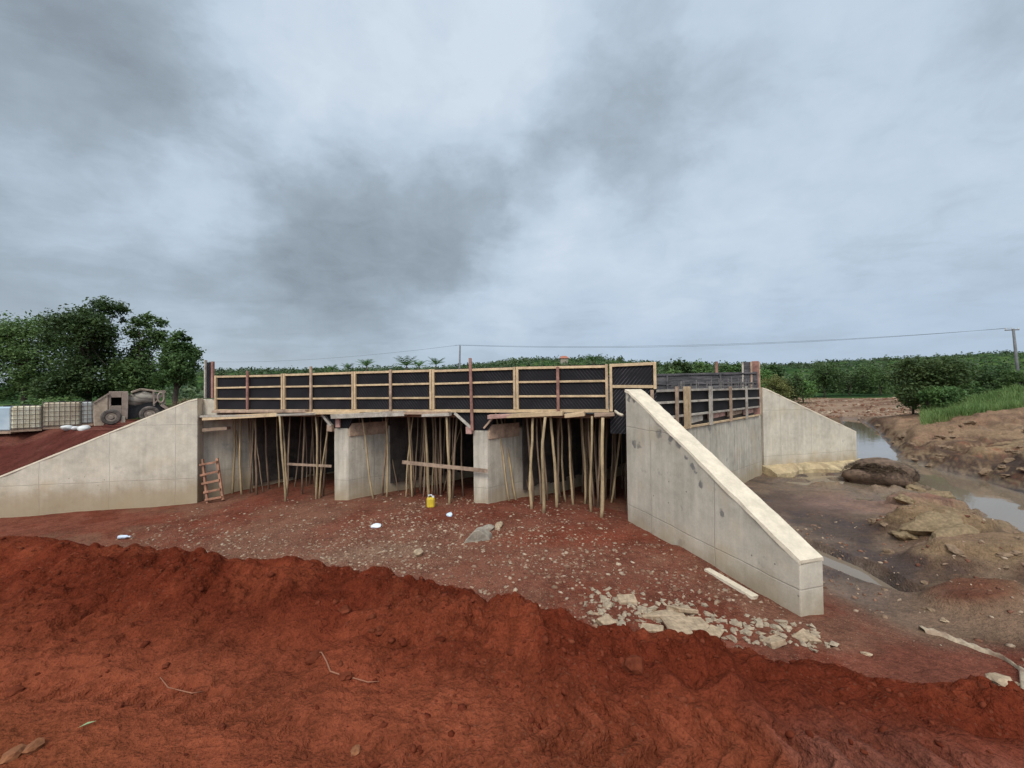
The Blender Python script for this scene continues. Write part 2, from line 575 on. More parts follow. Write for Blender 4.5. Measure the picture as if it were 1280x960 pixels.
def concrete_mat(name, col, lines=True, stain=.6, splash=True, streak=.25, spots=()):
    m, n, b = mat(name)
    tc = n.new('ShaderNodeTexCoord')
    o = tc.outputs['Object']
    sp = n.new('ShaderNodeSeparateXYZ')
    n.put(sp.inputs[0], o)
    big = n.noise(o, .7, 4, .6)
    mid = n.noise(o, 3.5, 5, .65)
    fine = n.noise(o, 30, 3, .6)
    strk = n.noise(n.scalev(o, (5, 5, .35)), 1.6, 5, .65)
    k = n.math('ADD', n.ramp(big, .3, .7, .84, 1.12), n.ramp(mid, .3, .7, -.10, .10))
    k = n.math('ADD', k, n.ramp(strk, .3, .7, -streak * .5, streak * .5))
    k = n.math('ADD', k, n.ramp(fine, .3, .7, -.05, .05))
    c = n.vmath('SCALE', col, scale=k)
    c = n.mix(n.ramp(n.noise(o, 1.1, 3), .5, .75, 0, .45), c, (col[0] * 1.02, col[1] * .90, col[2] * .72))
    h = n.math('MULTIPLY', fine, .4)
    # dark blotches left by the release oil and air holes
    bl = n.math('MULTIPLY', n.ramp(n.noise(n.scalev(o, (1.5, 1.5, 1.5)), 1.15, 6, .62), .60, .69), stain)
    c = n.mix(bl, c, (.13, .125, .12))
    if spots:
        nz_ = n.new('ShaderNodeTexNoise')
        n.put(nz_.inputs['Vector'], o)
        nz_.inputs['Scale'].default_value = 5
        nz_.inputs['Detail'].default_value = 5
        ow = n.vmath('ADD', n.vmath('MULTIPLY', o, (1, 0, 1)), n.vmath('MULTIPLY', n.vmath('SUBTRACT', nz_.outputs['Color'], (.5, .5, .5)), (.32, 0, .32)))
        acc = 0.0
        for sx, sz, sr in spots:
            q = n.ramp(n.vmath('DISTANCE', ow, (sx, 0, sz)), sr * .55, sr * 1.05, .8, 0)
            acc = n.math('MAXIMUM', acc, q)
        c = n.mix(n.math('MULTIPLY', acc, n.ramp(mid, .3, .55, .45, 1)), c, (.12, .115, .11))
    vor = n.new('ShaderNodeTexVoronoi')
    n.put(vor.inputs['Vector'], o)
    vor.inputs['Scale'].default_value = 4.5
    hole = n.math('MULTIPLY', n.ramp(vor.outputs['Distance'], .05, .085, 1, 0), n.ramp(n.noise(o, 2.3, 2), .44, .54))
    c = n.mix(n.math('MULTIPLY', hole, .75), c, (.08, .075, .07))
    if lines:
        wv = n.math('MULTIPLY', n.math('SUBTRACT', n.noise(o, .8, 3), .5), .10)
        fx = n.math('FRACT', n.math('DIVIDE', n.math('ADD', n.math('ADD', sp.outputs[0], wv), 50.3), 1.83))
        lx = n.ramp(n.math('ABSOLUTE', n.math('SUBTRACT', fx, .5)), .491, .4995)
        zl = n.math('ADD', n.math('ADD', sp.outputs[2], n.math('MULTIPLY', sp.outputs[0], .02)), wv)
        fz = n.math('FRACT', n.math('DIVIDE', n.math('ADD', zl, 12.2), 1.83))
        lz = n.ramp(n.math('ABSOLUTE', n.math('SUBTRACT', fz, .5)), .491, .4995)
        ln = n.math('MULTIPLY', n.math('MAXIMUM', lx, lz), n.ramp(mid, .35, .6, .08, .5))
        c = n.mix(ln, c, (.16, .145, .12))
        h = n.math('SUBTRACT', h, n.math('MULTIPLY', n.math('MAXIMUM', lx, lz), .8))
    if splash:
        g = n.new('ShaderNodeNewGeometry')
        s2 = n.new('ShaderNodeSeparateXYZ')
        n.put(s2.inputs[0], g.outputs['Position'])
        hh = n.math('ADD', s2.outputs[2], n.math('MULTIPLY', n.math('SUBTRACT', n.noise(o, 2.0, 5, .65), .5), .9))
        c = n.mix(n.ramp(hh, -.1, .75, .75, 0), c, (.33, .235, .13))
    n.put(b.inputs['Base Color'], c)
    b.inputs['Roughness'].default_value = .8
    bump(n, b, h, .006, .7)
    return m


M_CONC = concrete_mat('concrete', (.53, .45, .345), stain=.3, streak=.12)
RW0, RW1 = Vector((2.70, 9.92)), Vector((3.93, 5.77))
_rd = (RW1 - RW0).normalized()


def rw_sz(px, py):
    d = ray(px, py)
    k = (RW0.x * _rd.y - RW0.y * _rd.x) / (d.x * _rd.y - d.y * _rd.x)
    return ((d.x * k - RW0.x) * _rd.x + (d.y * k - RW0.y) * _rd.y, EZ + d.z * k)


_sp = []
for px, py, rr__ in ((824, 541, .11), (838, 549, .13), (848, 556, .11), (793, 553, .10), (799, 558, .09), (786, 497, .10), (793, 499, .08), (866, 583, .07), (858, 573, .07), (877, 606, .08), (868, 590, .05), (902, 640, .05)):
    q = rw_sz(px, py)
    _sp.append((q[0], q[1], rr__))
M_CONCS = concrete_mat('stained_concrete', (.51, .44, .34), stain=.45, streak=.14, spots=_sp)
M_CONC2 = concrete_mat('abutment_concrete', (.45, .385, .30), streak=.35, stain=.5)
M_CAP = simple('mortar_cap', (.60, .49, .355), .85, .10, 5, .005, dirt=((.42, .34, .24), .4))
M_LEDGE = simple('sandy_ledge', (.42, .31, .17), .9, .3, 2.5, .02, dirt=((.25, .16, .09), .5))
M_WOOD = simple('new_timber', (.44, .305, .175), .75, .2, 3, .003, island=.16, stretch=(1, 1, 1), dirt=((.30, .20, .12), .35))
M_WOODO = simple('old_timber', (.30, .20, .135), .85, .3, 3, .004, island=.2, dirt=((.14, .09, .06), .5))
M_RED = simple('reddish_timber', (.24, .115, .085), .8, .3, 4, .003, island=.2)
M_GREYW = simple('grey_timber', (.33, .28, .225), .85, .25, 4, .004, island=.2, dirt=((.16, .12, .09), .5))
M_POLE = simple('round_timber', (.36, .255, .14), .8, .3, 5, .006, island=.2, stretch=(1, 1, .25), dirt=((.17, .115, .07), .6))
M_POLED = simple('shaded_round_timber', (.22, .145, .09), .85, .3, 5, .006, island=.2, stretch=(1, 1, .25), dirt=((.10, .07, .05), .6))  # darker copy of the round timber; shade under the deck put into its colour
M_LADDER = simple('ladder_timber', (.28, .135, .08), .85, .3, 4, .004, island=.15)
M_STEEL = simple('rebar_steel', (.20, .17, .15), .6, .3, 10, 0, metal=.5)
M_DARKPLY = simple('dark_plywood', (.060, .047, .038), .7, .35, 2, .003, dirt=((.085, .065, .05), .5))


def black_sheet(name, ang, streak):
    m, n, b = mat(name)
    tc = n.new('ShaderNodeTexCoord')
    mp = n.new('ShaderNodeMapping')
    n.put(mp.inputs[0], tc.outputs['Object'])
    mp.inputs['Rotation'].default_value = (0, ang, 0)
    o = mp.outputs[0]
    s = n.new('ShaderNodeSeparateXYZ')
    n.put(s.inputs[0], o)
    ph = n.math('ADD', n.math('MULTIPLY', s.outputs[0], 14.0), n.math('MULTIPLY', n.noise(tc.outputs['Object'], 2.5, 3), .9))
    fr = n.math('ABSOLUTE', n.math('SUBTRACT', n.math('FRACT', ph), .5))
    ln = n.ramp(fr, .36, .47)
    msk = n.ramp(n.noise(tc.outputs['Object'], 1.7, 4, .6), .36, .62, .15, 1)
    f = n.math('MULTIPLY', ln, n.math('MULTIPLY', msk, streak))
    base = n.mix(n.noise(tc.outputs['Object'], 1.2, 4), (.009, .008, .0085), (.022, .019, .020))
    c = n.mix(f, base, (.12, .105, .11))
    n.put(b.inputs['Base Color'], c)
    b.inputs['Roughness'].default_value = .6
    b.inputs['Specular IOR Level'].default_value = .08
    bump(n, b, fr, .01, .4)
    return m


M_BLACK = black_sheet('black_film_sheet', math.radians(38), .30)
M_BLACK2 = black_sheet('black_film_sheet_other', math.radians(-40), .8)
M_GREYS = simple('grey_weathered_boards', (.062, .054, .053), .75, .4, 3, .004, stretch=(1, 1, 6), dirt=((.20, .17, .16), .4))
M_PINK = simple('pinkish_board', (.36, .20, .16), .8, .25, 4, .003)


def nzc(n, o, sc):
    t_ = n.new('ShaderNodeTexNoise')
    n.put(t_.inputs['Vector'], o)
    t_.inputs['Scale'].default_value = sc
    return t_.outputs['Color']


def soil_mat():
    m, n, b = mat('soil')
    at_ = n.new('ShaderNodeAttribute', attribute_name='soil')
    tc = n.new('ShaderNodeTexCoord')
    o = tc.outputs['Object']
    n1 = n.noise(o, 1.4, 5, .6)
    n2 = n.noise(o, 11, 5, .65)
    n3 = n.noise(o, 60, 3, .6)
    k = n.math('ADD', n.ramp(n1, .3, .7, .82, 1.18), n.ramp(n2, .3, .7, -.22, .22))
    k = n.math('ADD', k, n.ramp(n3, .3, .7, -.18, .18))
    c = n.vmath('SCALE', at_.outputs['Color'], scale=k)
    # small paler grit trodden into the ground
    vor = n.new('ShaderNodeTexVoronoi')
    n.put(vor.inputs['Vector'], o)
    vor.inputs['Scale'].default_value = 26
    gr = n.math('MULTIPLY', n.ramp(vor.outputs['Distance'], .16, .24, 1, 0), at_.outputs['Alpha'])
    gr = n.math('MULTIPLY', gr, n.ramp(n.noise(o, 1.0, 3), .40, .6))
    c = n.mix(gr, c, (.36, .24, .15))
    n.put(b.inputs['Base Color'], c)
    wet = n.new('ShaderNodeAttribute', attribute_name='wet')
    n.put(b.inputs['Roughness'], n.ramp(wet.outputs['Fac'], 0, 1, 1.0, .42))
    n.put(b.inputs['Specular IOR Level'], n.ramp(wet.outputs['Fac'], 0, 1, .02, .45))
    h = n.math('ADD', n.math('MULTIPLY', n2, 1.0), n.math('MULTIPLY', n3, .35))
    h = n.math('ADD', h, n.math('MULTIPLY', gr, .15))
    for sc_, am in ((30, .32), (80, .12)):
        v2 = n.new('ShaderNodeTexVoronoi')
        n.put(v2.inputs['Vector'], n.vmath('ADD', o, n.vmath('SCALE', nzc(n, o, 20), scale=.03)))
        v2.inputs['Scale'].default_value = sc_
        h = n.math('SUBTRACT', h, n.math('MULTIPLY', v2.outputs['Distance'], am))
    bump(n, b, h, .035, 1.0)
    return m


def stone_mat(name, cols, island=.35):
    m, n, b = mat(name)
    g = n.new('ShaderNodeNewGeometry')
    r = n.new('ShaderNodeValToRGB')
    r.color_ramp.elements[0].color = (*cols[0], 1)
    r.color_ramp.elements[1].color = (*cols[-1], 1)
    for i, c in enumerate(cols[1:-1]):
        el = r.color_ramp.elements.new((i + 1) / (len(cols) - 1))
        el.color = (*c, 1)
    n.put(r.inputs[0], g.outputs['Random Per Island'])
    tc = n.new('ShaderNodeTexCoord')
    f = n.noise(tc.outputs['Object'], 14, 4, .65)
    c = n.vmath('SCALE', r.outputs[0], scale=n.ramp(f, .3, .7, .7, 1.25))
    n.put(b.inputs['Base Color'], c)
    b.inputs['Roughness'].default_value = 1.0
    b.inputs['Specular IOR Level'].default_value = .03
    bump(n, b, f, .012, .8)
    return m


M_SOIL = soil_mat()
M_STONE = stone_mat('gravel_stone', [(.16, .065, .04), (.22, .12, .075), (.13, .05, .03), (.26, .165, .105), (.37, .27, .185), (.19, .09, .055)])
M_PALE = stone_mat('pale_rubble', [(.35, .25, .155), (.46, .36, .245), (.27, .20, .135), (.40, .28, .175)])
M_CLOD = stone_mat('red_clod', [(.10, .020, .0095), (.13, .030, .014), (.085, .017, .008), (.14, .036, .017)])
M_TAN = stone_mat('tan_rock', [(.20, .13, .07), (.165, .105, .058), (.23, .16, .09)])


def leaf_mat(name, c0, c1, trans=.25, nsc=.9):
    m = bpy.data.materials.new(name)
    m.use_nodes = True
    n = NT(m.node_tree)
    n.n.clear()
    out = n.new('ShaderNodeOutputMaterial')
    g = n.new('ShaderNodeNewGeometry')
    tc = n.new('ShaderNodeTexCoord')
    oi = n.new('ShaderNodeObjectInfo')
    cl = n.ramp(n.noise(tc.outputs['Object'], nsc, 3), .38, .62, 0, 1)
    f = n.math('ADD', n.math('MULTIPLY', g.outputs['Random Per Island'], .55), n.math('MULTIPLY', cl, .45))
    c = n.mix(f, c0, c1)
    c = n.vmath('SCALE', c, scale=n.ramp(oi.outputs['Random'], 0, 1, .62, 1.40, False))
    b = n.new('ShaderNodeBsdfPrincipled')
    n.put(b.inputs['Base Color'], c)
    b.inputs['Roughness'].default_value = .6
    b.inputs['Specular IOR Level'].default_value = .25
    t = n.new('ShaderNodeBsdfTranslucent')
    n.put(t.inputs['Color'], n.vmath('SCALE', c, scale=1.3))
    mx = n.new('ShaderNodeMixShader')
    mx.inputs[0].default_value = trans
    n.l.new(b.outputs[0], mx.inputs[1])
    n.l.new(t.outputs[0], mx.inputs[2])
    n.l.new(mx.outputs[0], out.inputs[0])
    MATS[name] = m
    return m


M_LEAF = leaf_mat('dark_leaf', (.036, .070, .020), (.118, .172, .048))
M_LEAF2 = leaf_mat('mid_leaf', (.046, .092, .026), (.115, .185, .048))
M_LEAF3 = leaf_mat('olive_leaf', (.034, .056, .016), (.085, .11, .032))
M_LEAFY = leaf_mat('yellow_green_leaf', (.10, .11, .03), (.20, .19, .06))
M_GRASS = leaf_mat('grass_blade', (.075, .13, .032), (.17, .22, .07), .35)
M_STRAW = leaf_mat('straw', (.17, .11, .065), (.34, .235, .135), .1)
M_ROOT = leaf_mat('dark_root', (.07, .045, .032), (.16, .105, .07), .05)
M_FARLEAF = leaf_mat('far_leaf', (.028, .052, .022), (.105, .135, .055), .2, .035)
M_BARK = simple('bark', (.085, .062, .045), .9, .3, 6, .02)

# ------------------------------------------------------------------ mesh helpers


class MB:
    def __init__(s):
        s.v = []
        s.f = []

    def add(s, vs, fs):
        k = len(s.v)
        s.v.extend([tuple(v) for v in vs])
        s.f.extend([tuple(i + k for i in f) for f in fs])
        return s

    def box(s, c, ax, ay, az, jit=0):
        """centre and three half axes"""
        c, ax, ay, az = Vector(c), Vector(ax), Vector(ay), Vector(az)
        vs = []
        for i in (-1, 1):
            for j in (-1, 1):
                for k in (-1, 1):
                    vs.append(c + ax * i + ay * j + az * k + Vector((random.uniform(-jit, jit), random.uniform(-jit, jit), random.uniform(-jit, jit))))
        return s.add(vs, [(0, 1, 3, 2), (4, 6, 7, 5), (0, 4, 5, 1), (2, 3, 7, 6), (0, 2, 6, 4), (1, 5, 7, 3)])

    def beam(s, a, b, wd, ht, up=(0, 0, 1), jit=0):
        a, b = Vector(a), Vector(b)
        d = (b - a)
        L = d.length
        d.normalize()
        side = d.cross(Vector(up))
        if side.length < 1e-4:
            side = d.cross(Vector((0, 1, 0)))
        side.normalize()
        u = side.cross(d)
        return s.box((a + b) / 2, d * L / 2, side * wd / 2, u * ht / 2, jit)

    def tube(s, pts, rad, seg=8, cap=True):
        pts = [Vector(p) for p in pts]
        rs = rad if isinstance(rad, (list, tuple)) else [rad] * len(pts)
        k = len(s.v)
        ref = Vector((.31, .95, .07))
        for i, p in enumerate(pts):
            d = (pts[min(i + 1, len(pts) - 1)] - pts[max(i - 1, 0)])
            d.normalize()
            x = d.cross(ref)
            if x.length < .05:
                x = d.cross(Vector((1, 0, 0)))
            x.normalize()
            y = d.cross(x)
            for j in range(seg):
                a = 2 * math.pi * j / seg
                s.v.append(tuple(p + x * math.cos(a) * rs[i] + y * math.sin(a) * rs[i]))
        for i in range(len(pts) - 1):
            for j in range(seg):
                a, b = k + i * seg + j, k + i * seg + (j + 1) % seg
                s.f.append((a, b, b + seg, a + seg))
        if cap:
            s.f.append(tuple(k + j for j in range(seg))[::-1])
            s.f.append(tuple(k + (len(pts) - 1) * seg + j for j in range(seg)))
        return s

    def prism(s, poly, off):
        """closed polygon of 3d points swept by off"""
        off = Vector(off)
        n = len(poly)
        k = len(s.v)
        s.v.extend([tuple(Vector(p)) for p in poly])
        s.v.extend([tuple(Vector(p) + off) for p in poly])
        s.f.append(tuple(range(k, k + n))[::-1])
        s.f.append(tuple(range(k + n, k + 2 * n)))
        for i in range(n):
            j = (i + 1) % n
            s.f.append((k + i, k + j, k + n + j, k + n + i))
        return s

    def rock(s, c, r, sq=(1, 1, .7), sub=1, jit=.22, rot=0):
        vs, fs = ICO[sub]
        q = Euler((random.uniform(-.3, .3), random.uniform(-.3, .3), rot or random.uniform(0, 6.28))).to_matrix()
        k = len(s.v)
        ph = [random.uniform(0, 6.28) for _ in range(6)]
        for v in vs:
            f = 1 + jit * (math.sin(v[0] * 3 + ph[0]) * .5 + math.sin(v[1] * 4 + ph[1]) * .5 + math.sin(v[2] * 5 + v[0] * 3 + ph[2]) * .5 + random.uniform(-.6, .6) * .6)
            p = q @ Vector((v[0] * sq[0] * f * r, v[1] * sq[1] * f * r, v[2] * sq[2] * f * r))
            s.v.append(tuple(p + Vector(c)))
        s.f.extend([tuple(i + k for i in f) for f in fs])
        return s

    def build(s, name, m, parent=None, smooth=False, loc=None, bev=0):
        me = bpy.data.meshes.new(name)
        o = bpy.data.objects.new(name, me)
        off = Vector((0, 0, 0))
        if parent is not None:
            p = parent
            while p is not None:
                off += p.location
                p = p.parent
        if loc is not None:
            off += Vector(loc) - off
        me.from_pydata([tuple(Vector(v) - off) for v in s.v], [], s.f)
        me.update()
        fix_normals(me)
        if smooth:
            me.polygons.foreach_set('use_smooth', [True] * len(me.polygons))
        me.materials.append(m)
        C.objects.link(o)
        if parent is not None:
            o.parent = parent
            if loc is not None:
                o.location = Vector(loc) - parent_loc(parent)
        elif loc is not None:
            o.location = loc
        if bev:
            md = o.modifiers.new('bevel', 'BEVEL')
            md.width = bev
            md.segments = 1
            md.limit_method = 'ANGLE'
        return o


def parent_loc(p):
    v = Vector((0, 0, 0))
    while p is not None:
        v += p.location
        p = p.parent
    return v


def fix_normals(me):
    import bmesh
    if len(me.polygons) > 20000:
        return
    b = bmesh.new()
    b.from_mesh(me)
    bmesh.ops.recalc_face_normals(b, faces=b.faces)
    b.to_mesh(me)
    b.free()


def _ico(sub):
    import bmesh
    b = bmesh.new()
    bmesh.ops.create_icosphere(b, subdivisions=sub, radius=1)
    vs = [tuple(v.co) for v in b.verts]
    fs = [tuple(v.index for v in f.verts) for f in b.faces]
    b.free()
    return vs, fs


ICO = {0: _ico(1), 1: _ico(2), 2: _ico(3)}


def tag(o, label=None, cat=None, group=None, kind=None):
    if label:
        o['label'] = label
    if cat:
        o['category'] = cat
    if group:
        o['group'] = group
    if kind:
        o['kind'] = kind
    return o


def thing(name, label, cat, loc=(0, 0, 0), group=None):
    o = bpy.data.objects.new(name, None)
    o.empty_display_size = .2
    C.objects.link(o)
    o.location = loc
    return tag(o, label, cat, group)


def copy_tree(o, parent=None):
    c = o.copy()
    C.objects.link(c)
    if parent is not None:
        c.parent = parent
    for ch in list(o.children):
        copy_tree(ch, c)
    return c


def np_mesh(name, v, faces4=None, faces3=None, m=None, smooth=False):
    me = bpy.data.meshes.new(name)
    v = np.asarray(v, np.float32)
    fl, ls, st = [], [], 0
    if faces4 is not None:
        fa, k = np.asarray(faces4, np.int32), 4
    else:
        fa, k = np.asarray(faces3, np.int32), 3
    me.vertices.add(len(v))
    me.vertices.foreach_set('co', v.ravel())
    me.loops.add(fa.size)
    me.loops.foreach_set('vertex_index', fa.ravel())
    me.polygons.add(len(fa))
    me.polygons.foreach_set('loop_start', np.arange(0, fa.size, k, dtype=np.int32))
    me.polygons.foreach_set('loop_total', np.full(len(fa), k, np.int32))
    if smooth:
        me.polygons.foreach_set('use_smooth', np.ones(len(fa), bool))
    me.update(calc_edges=True)
    me.validate()
    if m:
        me.materials.append(m)
    return me


# ------------------------------------------------------------------ the ground: one sheet out to the horizon
rs = [0.6]
while rs[-1] < 5000:
    r = rs[-1]
    rs.append(r + min(max(.012, r * r / (1600. if r < 8 else (3600. if r < 42 else 1600.))), .022 * r))
rs = np.array(rs)
fine = np.radians(np.arange(-58, 58.01, .17))
coarse = np.radians(np.arange(60, 300.1, 3.0))
ang = np.r_[fine, coarse]
RR, AA = np.meshgrid(rs, ang, indexing='ij')
GX = (RR * np.sin(AA)).ravel()
GY = (RR * np.cos(AA)).ravel()
GZ = terrain(GX, GY)
nr, na = len(rs), len(ang)
ii, jj = np.meshgrid(np.arange(nr - 1), np.arange(na), indexing='ij')
j2 = (jj + 1) % na
quads = np.stack([(ii * na + jj).ravel(), (ii * na + j2).ravel(), ((ii + 1) * na + j2).ravel(), ((ii + 1) * na + jj).ravel()], 1)[:, ::-1]
# the disc under the camera
vc = np.array([[0, 0, zt(0, 0)]])
gv = np.c_[GX, GY, GZ]
me = np_mesh('ground', gv, faces4=quads, m=M_SOIL, smooth=True)


def lerp(a, b, t):
    return a * (1 - t[:, None]) + b * t[:, None]


def col(c):
    return np.array(c, float)[None, :]


X, Y, Z = GX, GY, GZ
R_ = np.hypot(X, Y)
wrp = fbm(X, Y, .5, 4, 90) - .5
wrp2 = fbm(X, Y, 2.0, 4, 95) - .5
dC, zC = polydist(X, Y, CREST)
dC = dC + wrp2 * .3
cc = np.repeat(col((.155, .050, .030)), len(X), 0)                   # floor red brown
cc = lerp(cc, col((.15, .062, .037)), sstep(wrp, -.02, .14))
cc = lerp(cc, col((.14, .036, .020)), sstep(-wrp2, .02, .16) * .7)
# gravelly, paler band across the floor
gband = np.exp(-((X + 3.5 + .4 * (Y - 9)) / 5.) ** 2 - ((Y - 8.6) / 2.2) ** 2)
cc = lerp(cc, col((.175, .082, .052)), np.clip(gband * 1.0 + wrp, 0, .7))
pg = gz(480, 690, 3.25)
gg = np.exp(-((X - pg.x) / 1.0) ** 2 - ((Y - pg.y) / .5) ** 2)
cc = lerp(cc, col((.20, .125, .08)), np.clip(gg + wrp * .6, 0, .55))
# fresh red patch in front of the right bay
pr = gz(730, 672, 3.1)
gg = np.exp(-((X - pr.x) / 1.8) ** 2 - ((Y - pr.y) / .55) ** 2)
cc = lerp(cc, col((.165, .042, .023)), np.clip(gg * 1.2 + wrp * .7, 0, .85))
# riverside mud
d_rw = (X - 2.9) * .96 + (Y - 9.9) * .28 + .2 * wrp2
mudm = sstep(X + .35 * wrp, 4.9, 5.5) * sstep(Y + .45 * X + wrp * 1.2, 7.2, 8.2)
mudm = np.maximum(mudm, sstep(X - (3.6 + (Y - 10) * 1.03), -.3, .1) * sstep(Y, 9.5, 10.2))
mudc = lerp(np.repeat(col((.100, .056, .034)), len(X), 0), col((.165, .105, .064)), sstep(wrp + .5 * wrp2, -.03, .16))
mudc = lerp(mudc, col((.075, .045, .033)), sstep(-wrp2 - .4 * wrp, .05, .2))
base_n = rbf(X, Y)
up = np.clip((Z - base_n) / .35, 0, 1) * (R_ < 40)
mudc = lerp(mudc, col((.24, .15, .078)), np.clip(sstep(up + wrp2 * .6, .25, .75) * sstep(X, 6.5, 7.5), 0, .9))
mudc = lerp(mudc, col((.20, .075, .045)), sstep(wrp2, .10, .2) * sstep(X, 9, 11) * .8)
bnd = fbm(Z * 7 + wrp * 3, X * .12, 1.0, 3, 230)
rbm = sstep(X, 8.5, 11.5) * (R_ < 50)
mudc = lerp(mudc, col((.25, .165, .092)), sstep(bnd, .46, .56) * rbm * .85)
mudc = lerp(mudc, col((.07, .045, .034)), sstep(-bnd, -.45, -.33) * rbm * .8)
mudc = lerp(mudc, col((.22, .13, .08)), sstep(Y, 16, 22) * sstep(Z, EZ - 3.1, EZ - 2.6) * .6)
pt_ = gz(1210, 770, 3.15)
gg = np.exp(-((X - pt_.x) / 1.6) ** 2 - ((Y - pt_.y) / .9) ** 2)
mudc = lerp(mudc, col((.175, .10, .054)), np.clip(gg + wrp, 0, .8))
pt_ = gz(1080, 628, 3.25)
gg = np.exp(-((X - pt_.x) / 2.2) ** 2 - ((Y - pt_.y) / .9) ** 2)
mudc = lerp(mudc, col((.23, .125, .085)), np.clip(gg * 1.3 + wrp, 0, .85))
cc = lerp(cc, mudc, mudm)
# left fill
d1, d2, s1 = wing_dist(X, Y)
fm = sstep(np.minimum(d1, d2), .1, .4)
cc = lerp(cc, lerp(np.repeat(col((.085, .024, .017)), len(X), 0), col((.13, .045, .03)), sstep(wrp, 0, .15)), fm)
# gravel bar and far country
grn = np.repeat(col((.030, .058, .016)), len(X), 0)
grn = lerp(grn, col((.062, .095, .026)), sstep(fbm(X, Y, 1 / 14., 4, 101), .42, .62))
grn = lerp(grn, col((.016, .036, .012)), sstep(fbm(X, Y, 1 / 9., 3, 107), .5, .68))
gm = sstep(R_ + 10 * wrp, 48, 60)
gm = np.maximum(gm, sstep(Y - 25 - .0 * X + 6 * wrp, 0, 3) * sstep(Z, EZ - 1.95, EZ - 1.7) * sstep(X, 22, 26))
gm = np.maximum(gm, sstep(Y + 2 * wrp, 27, 30) * (X < -4))
pb = gz(1080, 512, 3.0)
bar = np.exp(-((X - pb.x) / 15.) ** 2 - ((Y - pb.y) / 27.) ** 4)
bar = sstep(bar + wrp * .3, .3, .5)
gm = gm * (1 - bar)
cc = lerp(cc, grn, gm)
barc = lerp(np.repeat(col((.25, .16, .105)), len(X), 0), col((.15, .085, .055)), sstep(fbm(X * .5, Y, .35, 4, 120), .45, .65))
cc = lerp(cc, barc, bar * sstep(Y, 34, 40))
# near embankment
trk = np.repeat(col((.160, .039, .0175)), len(X), 0)
trk = lerp(trk, col((.185, .064, .040)), sstep(wrp + .3 * wrp2, .0, .15))
trk = lerp(trk, col((.19, .060, .021)), sstep(-X + .5 * wrp, 1.2, 3) * sstep(-Y + .8 * wrp, -2.6, -1.6) * .7)
fresh = lerp(np.repeat(col((.100, .0185, .0080)), len(X), 0), col((.138, .029, .0125)), sstep(wrp2, -.05, .12))
lo = np.exp(-(np.minimum(dC + .05, 0) / (.56 + .34 * sstep(-X, -1, 3))) ** 4)
nearc = lerp(trk, fresh, lo)
onbank = sstep(Z - base_n, .06, .25) * (dC < 6) * (np.abs(X) < 45) * (Y < 12)
onbank = np.maximum(onbank, (dC < 0) * 1.0)
onbank = onbank * (1 - fm)
cc = lerp(cc, nearc, onbank)
wet = np.exp(-np.maximum(Z - ZW, 0) / .16) * (1 - onbank) * (1 - fm) * (R_ < 150) * sstep(X, 3.2, 4.5)
wet = np.clip(wet * .9 + mudm * .25 * (R_ < 25), 0, 1)
cc = cc * (1 - .35 * wet[:, None])
grit = np.clip((1 - onbank) * (.35 + gband) * (1 - mudm * .8) * (1 - fm * .6) * (1 - gm), 0, 1) + onbank * .06 + bar
ca = me.color_attributes.new('soil', 'FLOAT_COLOR', 'POINT')
ca.data.foreach_set('color', np.c_[cc, np.clip(grit, 0, 1)].astype(np.float32).ravel())
wa = me.attributes.new('wet', 'FLOAT', 'POINT')
wa.data.foreach_set('value', wet.astype(np.float32))
go = bpy.data.objects.new('ground', me)
C.objects.link(go)
tag(go, kind='structure')

# water
m, n, b = mat('river_water')
tc = n.new('ShaderNodeTexCoord')
wn_ = n.noise(n.scalev(tc.outputs['Object'], (1, .6, 1)), 2.2, 3)
n.put(b.inputs['Base Color'], n.mix(n.noise(tc.outputs['Object'], .25, 2), (.13, .09, .055), (.22, .165, .115)))
b.inputs['Roughness'].default_value = .04
b.inputs['IOR'].default_value = 1.33
b.inputs['Specular IOR Level'].default_value = .5
bump(n, b, wn_, .012, .35)
me = bpy.data.meshes.new('river_water')
me.from_pydata([(3.5, 5.0, ZW), (60, 5.0, ZW), (90, 130, ZW), (20, 130, ZW)], [], [(0, 1, 2, 3)])
me.materials.append(m)
wo_ = bpy.data.objects.new('river_water', me)
C.objects.link(wo_)
tag(wo_, kind='structure')

# ------------------------------------------------------------------ the unfinished bridge


def wall(name, p0, p1, th, prof, m, root, label=None):
    """upright wall; local x runs along it, y through its thickness, prof is (s, z) in world heights"""
    p0, p1 = Vector((p0[0], p0[1], 0)), Vector((p1[0], p1[1], 0))
    d = p1 - p0
    mb = MB().prism([(s, 0, z) for s, z in prof], (0, th, 0))
    me = bpy.data.meshes.new(name)
    me.from_pydata(mb.v, [], mb.f)
    fix_normals(me)
    me.materials.append(m)
    o = bpy.data.objects.new(name, me)
    C.objects.link(o)
    o.rotation_euler = (0, 0, math.atan2(d.y, d.x))
    o.parent = root
    o.location = p0 - parent_loc(root)
    md = o.modifiers.new('bevel', 'BEVEL')
    md.width = .018
    md.segments = 2
    md.limit_method = 'ANGLE'
    if label:
        o['label'] = label
    return o


